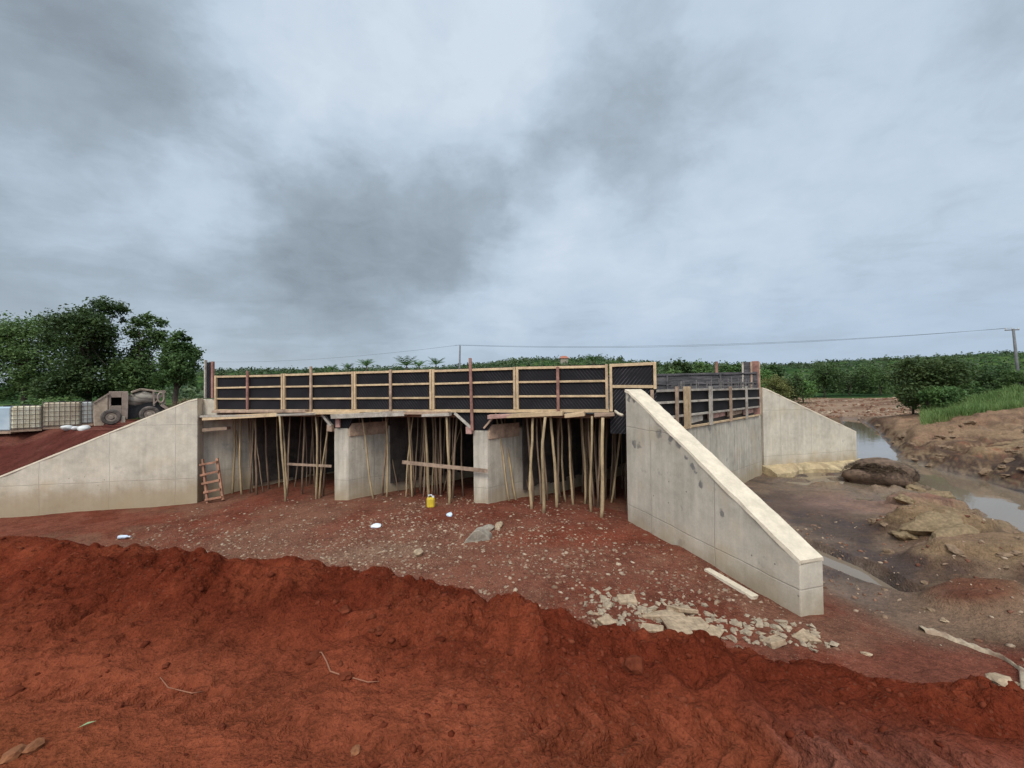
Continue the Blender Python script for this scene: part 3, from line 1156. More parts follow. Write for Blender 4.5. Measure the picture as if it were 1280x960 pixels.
def cap_on(wl, prof_top, th, root, name='mortar_cap'):
    """thin mortar screed on the sloping top of a wall (a sub-part of it)"""
    mb = MB()
    n = 26
    ss = np.linspace(prof_top[0][0], prof_top[-1][0], n)
    zs = np.interp(ss, [p[0] for p in prof_top], [p[1] for p in prof_top])
    low, highp = [], []
    k = len(mb.v)
    for i in range(n):
        e0, e1 = random.uniform(-.012, .012), random.uniform(-.012, .012)
        mb.v += [(ss[i], -.012 + e0, zs[i] - .03 + random.uniform(-.015, .01)), (ss[i], .0 + e0, zs[i] + .022), (ss[i], th + e1, zs[i] + .022), (ss[i], th + .012 + e1, zs[i] - .03)]
    for i in range(n - 1):
        for j in range(4):
            a, b = k + i * 4 + j, k + i * 4 + (j + 1) % 4
            mb.f.append((a, b, b + 4, a + 4))
    mb.f.append((k + 3, k + 2, k + 1, k))
    q = k + (n - 1) * 4
    mb.f.append((q, q + 1, q + 2, q + 3))
    me = bpy.data.meshes.new(name)
    me.from_pydata(mb.v, [], mb.f)
    fix_normals(me)
    me.materials.append(M_CAP)
    o = bpy.data.objects.new(name, me)
    C.objects.link(o)
    o.parent = wl
    return o


BASE = EZ - 4.4
bpos = fp(7.2)
bridge = thing('concrete_bridge', 'unfinished grey concrete bridge with bare piers, abutments and splayed wing walls', 'bridge', (bpos.x, bpos.y, EZ - 3.3))
prof = [(0, EZ - 3.05), (1.1, EZ - 2.75), (LW_LEN - .12, EZ - .12), (LW_LEN, EZ - .12)]
lw = wall('wing_wall', WL0, WL1, .42, [(0, BASE)] + prof + [(LW_LEN, BASE)], M_CONC, bridge, 'long pale wing wall sloping down to the left')
cap_on(lw, prof, .42, bridge)
RW0, RW1 = Vector((2.70, 9.92)), Vector((3.93, 5.77))
RL = (RW1 - RW0).length
prof = [(0, EZ + .0), (.10, EZ - .02), (RL - .34, EZ - 2.20), (RL, EZ - 2.40)]
rw = wall('wing_wall', RW0, RW1, .43, [(0, BASE)] + prof + [(RL, BASE)], M_CONCS, bridge, 'stained wing wall sloping steeply towards the viewer')
cap_on(rw, prof, .43, bridge)
QW0, QW1 = Vector((9.95, 16.52)), Vector((15.3, 18.55))
QL = (QW1 - QW0).length
prof = [(0, EZ + .02), (.15, EZ + .0), (QL, EZ - 1.98)]
qw = wall('wing_wall', QW0, QW1, .42, [(0, BASE)] + prof + [(QL, BASE)], M_CONC, bridge, 'pale far wing wall above a sandy footing at the water')
cap_on(qw, prof, .42, bridge)
# sandy footing along the far wing wall
mb = MB()
n_ = 16
for i in range(n_):
    s = -.1 + (QL + .35) * i / (n_ - 1)
    wdt = .5 + random.uniform(-.14, .14) + .2 * math.sin(i * .9)
    zt0 = EZ - 3.14 - .012 * i + random.uniform(-.04, .04) + .0 * i
    mb.v += [(s, .05, zt0 + .12), (s, -wdt * .55, zt0 + .03), (s, -wdt, zt0 - .12), (s, -wdt - .05, BASE), (s, .05, BASE)]
for i in range(n_ - 1):
    for j in range(5):
        a, b = i * 5 + j, i * 5 + (j + 1) % 5
        mb.f.append((a, b, b + 5, a + 5))
mb.f.append((0, 1, 2, 3, 4))
mb.f.append(tuple(range((n_ - 1) * 5, n_ * 5)))
me = bpy.data.meshes.new('footing')
me.from_pydata(mb.v, [], mb.f)
fix_normals(me)
me.materials.append(M_LEDGE)
o = bpy.data.objects.new('footing', me)
C.objects.link(o)
o.parent = qw
# abutments
a0 = fp(-.74, .06)
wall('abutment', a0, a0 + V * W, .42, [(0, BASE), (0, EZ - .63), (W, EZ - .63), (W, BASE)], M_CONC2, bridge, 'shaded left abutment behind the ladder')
kb = frame_block = MB().prism([tuple(fp(-.80, .04)) + (EZ - .70,), tuple(fp(-.06, .04)) + (EZ - .70,), tuple(fp(-.06, .75)) + (EZ - .70,), tuple(fp(-.80, .75)) + (EZ - .70,)], (0, 0, .575)).build('bearing_block', M_CONC, bridge, bev=.02)
a0 = CF.copy()
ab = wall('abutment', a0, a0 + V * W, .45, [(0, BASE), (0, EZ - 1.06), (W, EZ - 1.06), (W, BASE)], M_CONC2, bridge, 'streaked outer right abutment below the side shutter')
# piers
PS = [(s_of(415.5), s_of(433)), (s_of(589), s_of(607))]
UA = math.atan2(U.y, U.x)
VL = (V.x * U.x + V.y * U.y, -V.x * U.y + V.y * U.x)      # V in the local frame of the front
for k, (s0, s1_) in enumerate(PS):
    p = fp(s0, .04)
    Lp = s1_ - s0
    T = W - .1
    base = [(0, 0), (Lp, 0), (Lp + VL[0] * T, VL[1] * T), (VL[0] * T, VL[1] * T)]
    mb = MB().prism([(a, b, BASE) for a, b in base], (0, 0, EZ - 1.08 - BASE))
    me = bpy.data.meshes.new('pier')
    me.from_pydata(mb.v, [], mb.f)
    fix_normals(me)
    me.materials.append(M_CONC2)
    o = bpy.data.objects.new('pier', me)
    C.objects.link(o)
    o.parent = bridge
    o.location = Vector((p.x, p.y, 0)) - bridge.location
    o.rotation_euler = (0, 0, UA)
    md = o.modifiers.new('bevel', 'BEVEL')
    md.width = .025
    md.segments = 2
    md.limit_method = 'ANGLE'


def lpart(mb, name, m, parent, bev=.004):
    me = bpy.data.meshes.new(name)
    me.from_pydata([tuple(v) for v in mb.v], [], mb.f)
    fix_normals(me)
    me.materials.append(m)
    o = bpy.data.objects.new(name, me)
    C.objects.link(o)
    o.parent = parent
    if bev:
        md = o.modifiers.new('bevel', 'BEVEL')
        md.width = bev
        md.segments = 1
        md.limit_method = 'ANGLE'
    return o


def frame(name, label, cat, p, z, a, group=None):
    t = thing(name, label, cat, (p.x, p.y, z), group)
    t.rotation_euler = (0, 0, a)
    return t


def bx(x0, x1, y0, y1, z0, z1, jit=0):
    return MB().box(((x0 + x1) / 2, (y0 + y1) / 2, (z0 + z1) / 2), ((x1 - x0) / 2, 0, 0), (0, (y1 - y0) / 2, 0), (0, 0, (z1 - z0) / 2), jit)


HT = Z_TOP - Z_BOT
bounds = [270, 355.5, 443.5, 541, 645.5, 760.5]
mids = [(312, M_RED, .12), (391, M_WOODO, .20), (490, M_WOODO, .02), (590, M_RED, .28), (698, M_RED, -.03)]
plabels = ['black framed shutter panel at the left end of the deck edge', 'black framed shutter panel above the left bay, with a tall brown middle stud',
           'black framed shutter panel just right of the left pier', 'black framed shutter panel with a reddish stud standing tall above the right pier',
           'black framed shutter panel above the right bay, with a dark red middle stud']
for i in range(5):
    s0, s1_ = s_of(bounds[i]) + .006, s_of(bounds[i + 1]) - .006
    L = s1_ - s0
    t = frame('shutter_panel', plabels[i], 'shutter panel', fp(s0), Z_BOT, UA + random.uniform(-.003, .003), 'front shutter panels')
    lpart(bx(0, L, 0, .018, 0, HT), 'sheet', M_BLACK, t, 0)
    for k, z in enumerate([HT - .045, HT * .66, HT * .34]):
        zz = z + random.uniform(-.012, .012)
        tl = random.uniform(-.012, .012)
        mb = MB().beam((.06, -.027, zz - tl), (L - .06, -.027, zz + tl), .05, .066 if k == 0 else .055)
        lpart(mb, 'rail', M_WOOD, t)
    lpart(MB().beam((-.02, -.03, .03), (L + .02, -.03, .03 + random.uniform(-.015, .015)), .055, .085), 'rail', M_WOOD, t)
    for xx in (.034, L - .034):
        lpart(bx(xx - .033, xx + .033, -.075, -.002, .075, HT - .004), 'stud', M_WOOD, t)
    xm = s_of(mids[i][0]) - s0
    lo_ = -.02 if i != 3 else -.52
    lean = random.uniform(-.015, .015)
    lpart(MB().beam((xm + .03 * (i == 3), -.083, lo_), (xm - lean, -.083, HT + mids[i][2]), .055, .075, up=(1, 0, 0)), 'stud', mids[i][1], t)
# end panel, deeper and with a coarser film
s0, s1_ = s_of(762) + .004, s_of(820.5)
L = s1_ - s0
t = frame('shutter_panel', 'taller black shutter panel at the right end, with one middle rail', 'shutter panel', fp(s0), Z_BOT, UA, 'front shutter panels')
lpart(bx(0, L, 0, .018, -.55, HT), 'sheet', M_BLACK2, t, 0)
lpart(MB().beam((0, -.03, HT - .04), (L, -.03, HT - .02), .05, .075), 'rail', M_WOOD, t)
lpart(MB().beam((.06, -.03, HT - .58), (L, -.03, HT - .60), .05, .075), 'rail', M_WOOD, t)
lpart(bx(.0, .065, -.07, -.002, .02, HT - .01), 'stud', M_WOOD, t)
lpart(bx(L - .07, L, -.08, -.002, HT - .66, HT - .01), 'stud', M_WOOD, t)
lpart(bx(L - .15, L - .07, -.07, -.002, -.3, HT - .68), 'stud', M_WOODO, t)

# haunch shutters over the piers
for k, (s0, s1_) in enumerate(PS):
    Lp = s1_ - s0
    t = frame('haunch_shutter', ['black haunch shutter wedged on top of the left pier', 'black haunch shutter with two sloping boards on the right pier'][k], 'haunch shutter', fp(s0, .03), EZ - 1.07, UA, 'haunch shutters')
    hl, hr = (.42, .30) if k == 0 else (.52, .36)
    lpart(MB().prism([(-.05, .0, 0), (Lp + .03, 0, 0), (Lp + hr, 0, .50), (-hl, 0, .50)], (0, .05, 0)), 'sheet', M_BLACK, t, 0)
    lpart(MB().beam((-hl + .02, -.07, .47), (-.01, -.07, .06), .07, .12, up=(0, -1, .2)), 'brace', M_GREYW, t)
    if k:
        lpart(MB().beam((Lp + hr - .06, -.05, .46), (Lp * .82, -.05, .05), .05, .045, up=(0, -1, 0)), 'brace', M_WOODO, t)
    lpart(bx(-.16, .02, -.12, .02, -.10, .10, .01), 'block', M_PINK if k else M_WOODO, t)
    if not k:
        lpart(bx(Lp * .25, Lp * .55, -.08, -.01, .02, .30, .006), 'block', M_PINK, t)
    # boards closing the inner side of the haunch, running back along the pier
    lpart(MB().prism([(Lp + .02, .03, -.26), (Lp + .02 + VL[0] * 1.2, .03 + VL[1] * 1.2, -.26), (Lp + .02 + VL[0] * 1.2, .03 + VL[1] * 1.2, .14), (Lp + .02, .03, .14)], (.04, 0, 0)), 'side_board', M_WOODO, t)

# loose ledger boards along the front edge
planks = [((249, 520.5), (352, 518.0), .06, M_GREYW, 'thin weathered board poking out at the left end of the deck edge'),
          ((256, 523.0), (349, 518.0), .13, M_WOOD, 'tan board at the left end, lying across the first props'),
          ((268, 514.5), (384, 513.6), .085, M_WOODO, 'brown board under the leftmost shutter panel'),
          ((339, 519.0), (397, 517.2), .08, M_GREYW, 'short grey board above the leaning cluster of props in the left bay'),
          ((384, 516.4), (452, 516.0), .07, M_WOOD, 'yellowish board spanning over the left pier'),
          ((416, 520.8), (507, 516.6), .14, M_GREYW, 'broad greyish board sloping up right of the left pier'),
          ((478, 515.9), (562, 516.2), .08, M_WOODO, 'dark tan board above the middle bay'),
          ((529, 519.3), (563, 517.6), .09, M_GREYW, 'short grey board at the right of the middle bay'),
          ((611, 521.2), (641, 519.6), .11, M_PINK, 'short pinkish board end right of the right pier'),
          ((634, 520.2), (704, 516.4), .11, M_WOOD, 'tan board over the first props of the right bay'),
          ((706, 519.8), (731, 517.0), .12, M_WOOD, 'short tilted board over the middle of the right bay'),
          ((743, 518.5), (768, 517.6), .09, M_WOODO, 'brown board end beside the stained wing wall')]
for (x0, y0), (x1, y1), hh, mm, lab in planks:
    def fy(px):
        p = fp(s_of(px))
        return p.y - .17
    a, b = at(x0, y0, fy(x0)), at(x1, y1, fy(x1))
    mb = MB().beam(a, b, .20, hh, jit=.008)
    o = mb.build('ledger_board', mm, loc=(a + b) / 2, bev=.005)
    tag(o, lab, 'board', 'loose boards along the deck edge')
# board stubs on the left abutment
a, b = at(255, 537.5, 14.45), at(286, 535, 14.45)
o = MB().beam(a, b, .2, .10, jit=.006).build('ledger_board', M_WOODO, loc=(a + b) / 2, bev=.005)
tag(o, 'dark short board stuck on the left abutment above the ladder', 'board', 'loose boards along the deck edge')

# deck shutter seen from below
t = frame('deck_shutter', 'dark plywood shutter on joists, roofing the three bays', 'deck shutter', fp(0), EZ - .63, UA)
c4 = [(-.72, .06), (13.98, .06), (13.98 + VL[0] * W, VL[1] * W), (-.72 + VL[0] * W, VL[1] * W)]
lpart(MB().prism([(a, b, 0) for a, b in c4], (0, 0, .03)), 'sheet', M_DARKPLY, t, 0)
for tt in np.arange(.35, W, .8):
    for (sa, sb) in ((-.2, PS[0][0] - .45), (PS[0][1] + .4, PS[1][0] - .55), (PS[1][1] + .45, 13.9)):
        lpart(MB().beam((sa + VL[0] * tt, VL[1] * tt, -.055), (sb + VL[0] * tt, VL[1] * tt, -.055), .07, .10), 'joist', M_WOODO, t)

# dark inner wall boards, added also to darken the backs of the bays
def t_at(s_, px):
    r = (px - 640) / F
    p = fp(s_)
    return (-p.x + p.y * r) / (V.x - V.y * r)


for s_, px, hh_, lab in ((-.70, 316, 2.6, 'dark wall shutter boards against the left abutment inside the left bay'), (PS[0][1] + .05, 487, 2.25, 'dark wall shutter boards added along the left pier to darken the middle bay'),
                         (PS[1][1] + .05, 652, 2.2, 'dark wall shutter boards added along the right pier to darken the right bay')):
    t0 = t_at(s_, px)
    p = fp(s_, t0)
    t = frame('shading_wall_shutter', lab, 'wall shutter', p, EZ - .72 - hh_, math.atan2(V.y, V.x), 'wall shutters in the bays')
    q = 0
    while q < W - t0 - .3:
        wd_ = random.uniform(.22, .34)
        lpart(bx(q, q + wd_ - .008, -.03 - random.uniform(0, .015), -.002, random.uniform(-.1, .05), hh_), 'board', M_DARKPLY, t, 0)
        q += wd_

# rear shutter and its stud
t = frame('rear_shutter', 'dark weathered board shutter along the far edge of the deck', 'shutter', fp(0, W - .05), EZ - .6, UA)
lpart(bx(-.2, 14.35, 0, .03, 0, 1.27), 'sheet', M_GREYS, t, 0)
for z in (.5, .82, 1.2):
    lpart(MB().beam((0, -.03, z), (14.3, -.03, z + .01), .04, .06), 'rail', M_GREYS, t)
r_ = (897 - 640) / F
p_ = fp(0, W)
xs = (-p_.x + p_.y * r_) / (U.x - U.y * r_)
lpart(bx(xs - .05, xs + .05, .035, .10, 0, 1.72), 'stud', M_RED, t)
for k in range(7):
    lpart(bx(1 + k * 2.0 - .035, 1 + k * 2.0 + .035, -.09, -.05, .1, 1.24), 'stud', M_GREYS, t)

# side shutter over the right abutment
VA = math.atan2(V.y, V.x)


def t_of(px):
    r = (px - 640) / F
    return (-CF.x + CF.y * r) / (V.x - V.y * r)


t = frame('side_shutter', 'weathered side shutter with uneven rails on the right abutment', 'shutter', CF - V * .02, EZ - 1.06, VA)
lpart(bx(.05, W, .02, .04, .34, 1.04), 'sheet', M_BLACK, t, 0)
lpart(bx(.05, W - .3, .14, .16, .0, .36), 'sheet', M_DARKPLY, t, 0)
for z0, z1, mm in ((.02, .04, M_WOOD), (.34, .36, M_GREYW), (.73, .70, M_GREYW), (1.03, 1.06, M_GREYW)):
    tm = t_of(884)
    zj = random.uniform(-.03, .03)
    lpart(MB().beam((.02, -.02, z0), (tm, -.02, z0 + zj), .06, .06), 'rail', mm, t)
    lpart(MB().beam((tm, -.022, z0 + zj * .3), (W - .25, -.022, z1), .055, .06), 'rail', mm, t)
for px, mm, w_ in ((842, M_WOODO, .10), (853.5, M_WOOD, .16), (857.5, M_WOOD, .10), (884.5, M_GREYW, .17), (910, M_WOODO, .12), (930, M_GREYW, .10)):
    q = t_of(px)
    lpart(MB().beam((q, -.085, -.02), (q + random.uniform(-.03, .03), -.085, 1.14), .06, w_, up=(1, 0, 0)), 'stud', mm, t)
for q0, q1, z, mm in ((t_of(887), t_of(908), .22, M_PINK), (t_of(862), t_of(880), .17, M_GREYW), (t_of(911), t_of(929), .22, M_WOODO), (t_of(931), t_of(943), .2, M_PINK)):
    lpart(MB().beam((q0, .06, z), (q1, .06, z + .05), .03, .19), 'loose_board', mm, t)

# starter bars behind it
t = frame('rebar_cage', 'row of grey starter bars rising behind the side shutter', 'rebar', CF, EZ - .9, VA)
q = 1.6
while q < W - .2:
    y_ = random.choice((.12, .30))
    lpart(MB().tube([(q, y_, 0), (q + random.uniform(-.03, .03), y_, 1.08 + random.uniform(-.08, .2) + (.1 if q > 4 else -.1))], .011, 5), 'upright_bar', M_STEEL, t, 0)
    q += random.uniform(.14, .2)
for z in (.98, 1.12):
    lpart(MB().tube([(3.5, .12, z), (W - .2, .12, z + .02)], .011, 5), 'cross_bar', M_STEEL, t, 0)
lpart(MB().tube([(1.5, .3, 1.0), (W - .3, .3, .99)], .011, 5), 'cross_bar', M_STEEL, t, 0)

# column shutters at two corners
p = DR - U * .30
t = frame('column_shutter', 'tall brown board column shutter at the far right corner of the deck', 'column shutter', p, EZ - 1.0, UA, 'column shutters')
lpart(bx(-.30, .02, .02, .05, .0, 2.07), 'sheet', M_GREYS, t, 0)
lpart(bx(.0, .04, .06, .55, .0, 2.05), 'sheet', M_RED, t, 0)
lpart(bx(.03, .26, -.04, .04, -.02, 2.09), 'board', M_RED, t)
lpart(bx(.26, .31, -.02, .32, -.02, 2.06), 'board', M_WOODO, t)
lpart(bx(-.04, .028, -.05, .02, .0, 2.07), 'stud', M_WOODO, t)
lpart(bx(-.34, -.28, -.05, .02, .0, 2.05), 'stud', M_GREYW, t)
p = at(262, 497, 14.5)
t = frame('column_shutter', 'narrow black column shutter standing on the left wing wall', 'column shutter', Vector((p.x, p.y)), EZ - .095, UA, 'column shutters')
lpart(bx(-.13, .13, .0, .03, 0, 1.25), 'sheet', M_BLACK2, t, 0)
lpart(bx(-.2, -.14, -.05, .03, 0, 1.33), 'stud', M_GREYW, t)
lpart(bx(.12, .2, -.05, .03, 0, 1.27), 'stud', M_RED, t)
lpart(bx(-.2, .2, .03, .3, .02, .1), 'block', M_WOODO, t)
# white pipe end tucked under the shutter corner beside the wing wall
a, b = at(769, 514, 10.35), at(778, 519, 10.0)
tag(MB().tube([a, (a + b) / 2 + Vector((0, 0, -.02)), b], .035, 8).build('pipe', M_CAP, loc=(a + b) / 2, smooth=True), 'short pale pipe poking out beside the top of the stained wing wall', 'pipe')

# ------------------------------------------------------------------ props under the deck
SOFF = EZ - .64
props = {
    'left bay': [((289.8, 289.8), 615, .062, 0), ((291, 301), 597, .035, 0), ((299, 302.8), 618, .062, 0), ((311, 316), 615, .05, 1), ((318, 330), 615, .032, 1), ((346.5, 349), 609, .045, 0),
                 ((349.5, 357), 627, .06, 0), ((351, 360), 616, .05, 0), ((375, 367.5), 609, .04, 1), ((383, 382.5), 608, .035, 1), ((396.4, 394.6), 624, .055, 0), ((403, 401.5), 618, .035, 1), ((409, 398.6), 623, .05, 0)],
    'middle bay': [((452, 467.2), 623, .05, 0), ((480.8, 483.2), 621, .055, 0), ((483, 499), 611, .03, 1), ((509, 515.3), 621, .055, 0), ((516, 507.5), 621, .04, 0), ((527, 525), 612, .035, 1),
                   ((529.5, 529), 621, .045, 1), ((531.6, 535.6), 621, .075, 0), ((540, 540), 617, .04, 0), ((557, 556), 612, .035, 1), ((558.6, 561.2), 630, .065, 0), ((582, 553.5), 614, .035, 0)],
    'right bay': [((620, 637.2), 622, .045, 0), ((625, 645.4), 624, .058, 0), ((643, 664.2), 621, .035, 1), ((666.4, 664.8), 636, .07, 0), ((671, 676.4), 630, .045, 1), ((681, 679.4), 641, .072, 0),
                  ((688, 696.2), 634, .07, 0), ((697, 701), 620, .04, 1), ((700.6, 707.6), 627, .05, 0), ((710.5, 716.4), 631, .055, 0), ((727, 731.2), 630, .058, 0), ((740, 738.8), 640, .058, 0),
                  ((746, 748), 622, .04, 1), ((753, 751), 647, .075, 0), ((779, 763.6), 628, .055, 0), ((769, 768), 624, .04, 1)]}
ORD = ['first', 'second', 'third', 'fourth', 'fifth', 'sixth', 'seventh', 'eighth', 'ninth', 'tenth', 'eleventh', 'twelfth', 'thirteenth', 'fourteenth', 'fifteenth', 'sixteenth']
nprop = 0
for bay, lst in props.items():
    for k, ((xt, xb), yb, rad, dk) in enumerate(lst):
        g = ground(xb, yb)
        for _ in range(60):
            det = U.x * V.y - U.y * V.x
            sp_ = ((g.x - A0.x) * V.y - (g.y - A0.y) * V.x) / det
            lim = {'left bay': -.62, 'middle bay': PS[0][1] + .12, 'right bay': PS[1][1] + .12}[bay]
            if sp_ > lim:
                break
            g = Vector((g.x * .99, g.y * .99, 0))
            g.z = zt(g.x, g.y)
        Y = g.y
        tp = at(xt, 522, Y)
        # height under the joists at that place
        zt_ = SOFF - .02
        base = Vector((g.x, g.y, g.z - .12))
        top = Vector((tp.x, Y + random.uniform(-.1, .15), zt_))
        n_ = 9
        bend = random.uniform(-.05, .05)
        b2 = random.uniform(-.025, .025)
        pts, rr = [], []
        for i in range(n_):
            f = i / (n_ - 1)
            p = base.lerp(top, f)
            p.x += bend * math.sin(math.pi * f) + b2 * math.sin(2 * math.pi * f) + random.uniform(-.008, .008)
            p.y += .5 * bend * math.sin(math.pi * f + 1)
            pts.append(p)
            rr.append(rad * .58 * (1.08 - .25 * f) * random.uniform(.92, 1.08))
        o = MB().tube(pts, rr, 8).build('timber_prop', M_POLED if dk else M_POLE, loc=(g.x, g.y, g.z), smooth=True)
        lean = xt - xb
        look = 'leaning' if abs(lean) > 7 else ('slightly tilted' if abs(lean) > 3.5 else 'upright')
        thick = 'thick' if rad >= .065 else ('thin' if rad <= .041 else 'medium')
        tone = 'dim brown' if dk else 'tan'
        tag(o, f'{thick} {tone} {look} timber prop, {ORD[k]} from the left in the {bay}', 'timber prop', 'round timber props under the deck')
        nprop += 1
bays = [(-.5, PS[0][0] - .2, 'left bay', 18), (PS[0][1] + .5, PS[1][0] - .2, 'middle bay', 20), (PS[1][1] + .6, 13.7, 'right bay', 30)]
for sa, sb, bay, cnt in bays:
    for k in range(cnt):
        s = sa + (sb - sa) * (k + random.uniform(.1, .9)) / cnt
        tt = random.choice((.6, .95, 1.3, 1.8, 2.4, 3.2, 4.2)) + random.uniform(-.15, .15)
        p = fp(s, tt)
        z0 = zt(p.x, p.y)
        lx = random.uniform(-.2, .2)
        pts = [(p.x + lx * (1 - f) + random.uniform(-.02, .02), p.y, z0 - .1 + (SOFF - z0 + .08) * f) for f in (0, .25, .5, .75, 1)]
        r0 = random.uniform(.022, .040)
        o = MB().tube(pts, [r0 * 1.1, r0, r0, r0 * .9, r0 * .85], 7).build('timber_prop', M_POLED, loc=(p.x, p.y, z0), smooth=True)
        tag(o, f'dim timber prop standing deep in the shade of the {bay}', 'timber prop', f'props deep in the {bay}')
# cross boards nailed to props
for (x0, y0), (x1, y1), dy, h_, lab in [((359, 580), (414.5, 582.7), .25, .075, 'grey cross board nailed between props in the left bay'), ((503, 577.5), (609, 588.6), -.12, .10, 'long grey cross board running past the front of the right pier')]:
    Ya = fp(s_of(x0)).y + dy
    Yb = fp(s_of(x1)).y + dy
    a, b = at(x0, y0, Ya), at(x1, y1, Yb)
    tag(MB().beam(a, b, .03, h_, jit=.004).build('cross_board', M_WOODO, loc=(a + b) / 2), lab, 'board', 'cross boards between props')

# ------------------------------------------------------------------ ladder
g = ground(268, 627)
t = thing('ladder', 'short rough reddish wooden ladder leaning on the left abutment', 'ladder', g)
Yl = min(g.y, 14.0)


def lp(px, py):
    f = (628 - py) / 53.
    return at(px, py, Yl + .35 * f)


for (a, b) in (((253, 574), (259.5, 629)), ((271.5, 573), (279, 625))):
    MB().beam(lp(*a), lp(*b), .075, .06, up=(0, -1, 0), jit=.006).build('side_rail', M_LADDER, t, bev=.004)
for (a, b) in (((251, 581), (273, 577)), ((252, 594), (275, 588.5)), ((254, 604.5), (276, 599.5)), ((256, 615.5), (277, 611)), ((258, 624.5), (279, 620.5))):
    MB().beam(lp(*a) + Vector((0, -.06, 0)), lp(*b) + Vector((0, -.06, 0)), .06, .07, jit=.005).build('rung', M_LADDER, t, bev=.004)

# ------------------------------------------------------------------ concrete mixer truck on the left bank
O = at(165, 530, 23.0)
K = 22.6 * (520 / 520.)


_vd = Vector((O.x, O.y, 0)).normalized()
RV = Vector((_vd.y, -_vd.x, 0))
KH = K / _vd.y


def mx(px, py, dy=0):
    return O + RV * ((px - 165) / KH) + _vd * dy + Vector((0, 0, (530 - py) / K))


M_MUDM = simple('muddy_machine_paint', (.27, .20, .155), .8, .2, 3, .006, dirt=((.17, .12, .09), .6))
M_HOP = simple('tan_muddy_hopper', (.36, .27, .19), .85, .2, 2.5, .006, dirt=((.22, .16, .11), .5))
M_RUB = simple('muddy_rubber', (.085, .068, .056), .9, .3, 6, .004, dirt=((.19, .14, .11), .6))
M_HUB = simple('muddy_hub', (.25, .195, .15), .85, .2, 6, .003)
M_CHAS = simple('dark_chassis', (.022, .02, .019), .7, .3, 5, .003)


def drum_mat():
    m, n, b = mat('muddy_drum')
    tc = n.new('ShaderNodeTexCoord')
    s = n.new('ShaderNodeSeparateXYZ')
    n.put(s.inputs[0], tc.outputs['Object'])
    v = n.math('ADD', n.math('MULTIPLY', s.outputs[2], 9.0), n.math('ADD', n.math('MULTIPLY', s.outputs[0], 2.6), n.math('MULTIPLY', n.noise(tc.outputs['Object'], 3, 3), 2.0)))
    f = n.ramp(n.math('ABSOLUTE', n.math('SUBTRACT', n.math('FRACT', n.math('MULTIPLY', v, .4)), .5)), .25, .42)
    c = n.mix(n.math('MULTIPLY', f, .7), (.30, .255, .20), (.13, .105, .08))
    c = n.mix(n.ramp(n.noise(tc.outputs['Object'], 2.2, 4), .5, .7, 0, .5), c, (.20, .15, .11))
    n.put(b.inputs['Base Color'], c)
    bump(n, b, n.noise(tc.outputs['Object'], 9, 4), .02)
    return m


M_DRUM = drum_mat()
tr = thing('mixer_truck', 'small muddy self loading concrete mixer parked behind the left wing wall', 'mixer truck', O)
# cab: four walls round an open window
mb = MB()
for dy in (-.35, .55):
    for (x0, x1, y0, y1) in ((137, 139.7, 490, 521), (152.3, 160, 490, 521), (139.7, 152.3, 490, 496.8), (139.7, 152.3, 506.5, 521)):
        a, b_ = mx(x0, y1, dy), mx(x1, y0, dy)
        mb.box((a + b_) / 2, RV * ((b_ - a).dot(RV) / 2), _vd * .03, (0, 0, (b_.z - a.z) / 2))
for (x0, x1, y0, y1) in ((137, 160, 489.2, 490.4), (158.6, 160, 490.5, 521), (137, 138, 490.5, 521)):
    a, b_ = mx(x0, y1, -.37), mx(x1, y0, .57)
    mb.box((a + b_) / 2, RV * ((b_ - a).dot(RV) / 2), _vd * .47, (0, 0, (b_.z - a.z) / 2))
mb.build('cab', M_MUDM, tr, bev=.02)
MB().box(mx(146, 502, .48), RV * .26, _vd * .02, (0, 0, .24)).build('cab_dark_panel', M_CHAS, tr)  # dark panel added behind the window to stand for the dim inside
mb = MB().prism([mx(154, 523, -.42), mx(159.5, 523, -.42), mx(160.5, 491, -.42), (mx(156, 491, -.42))], _vd * .05)
mb.build('cab_pillar', M_MUDM, tr)
MB().prism([mx(118, 504, -.4), mx(136.6, 492.6, -.4), mx(136.6, 524, -.4), mx(131, 531, -.4), mx(120, 530.5, -.4)], _vd * 1.0).build('loading_hopper', M_HOP, tr, bev=.04)
MB().beam(mx(119, 503, -.42), mx(137, 491.8, -.42), .06, .07).build('hopper_rim', M_MUDM, tr)
mb = MB()
mb.prism([mx(158, 512, -.2), mx(208, 506, -.2), mx(212, 515, -.2), mx(160, 524, -.2)], _vd * .7)
mb.prism([mx(160, 500, -.12), mx(200, 500, -.12), mx(200, 512, -.12), mx(160, 514, -.12)], _vd * .5)
mb.build('chassis', M_CHAS, tr)
axis = [(160, 504, .40), (166, 502, .50), (173, 499, .60), (181, 497, .60), (190, 498, .50), (198, 499, .36), (201, 499.5, .30)]
o = MB().tube([mx(a, b_, .15) for a, b_, r in axis], [r * .72 for a, b_, r in axis], 22).build('drum', M_DRUM, tr, smooth=True)
MB().prism([mx(163, 489.5, -.3), mx(176, 485.4, -.2), mx(196, 488.2, -.2), mx(196, 490.2, -.2), mx(176, 488.0, -.2), mx(164, 492, -.3)], _vd * .8).build('drum_cover', M_HOP, tr, bev=.02)
mb = MB()
for a in ((193, 508), (207, 506)):
    mb.beam(mx(a[0], a[1], -.25), mx(a[0] - 1, 489, -.25), .06, .08)
    mb.beam(mx(a[0], a[1], .5), mx(a[0] - 1, 489, .5), .06, .08)
mb.beam(mx(192, 489.5, -.25), mx(208, 489, -.25), .06, .07)
mb.beam(mx(192, 506, -.28), mx(208, 490, -.28), .05, .06)
mb.build('rear_frame', M_MUDM, tr)
mb = MB()
ring = [mx(202 + 4.2 * math.cos(a), 497.5 + 6.4 * math.sin(a), -.33) for a in np.linspace(0, 2 * math.pi, 21)]
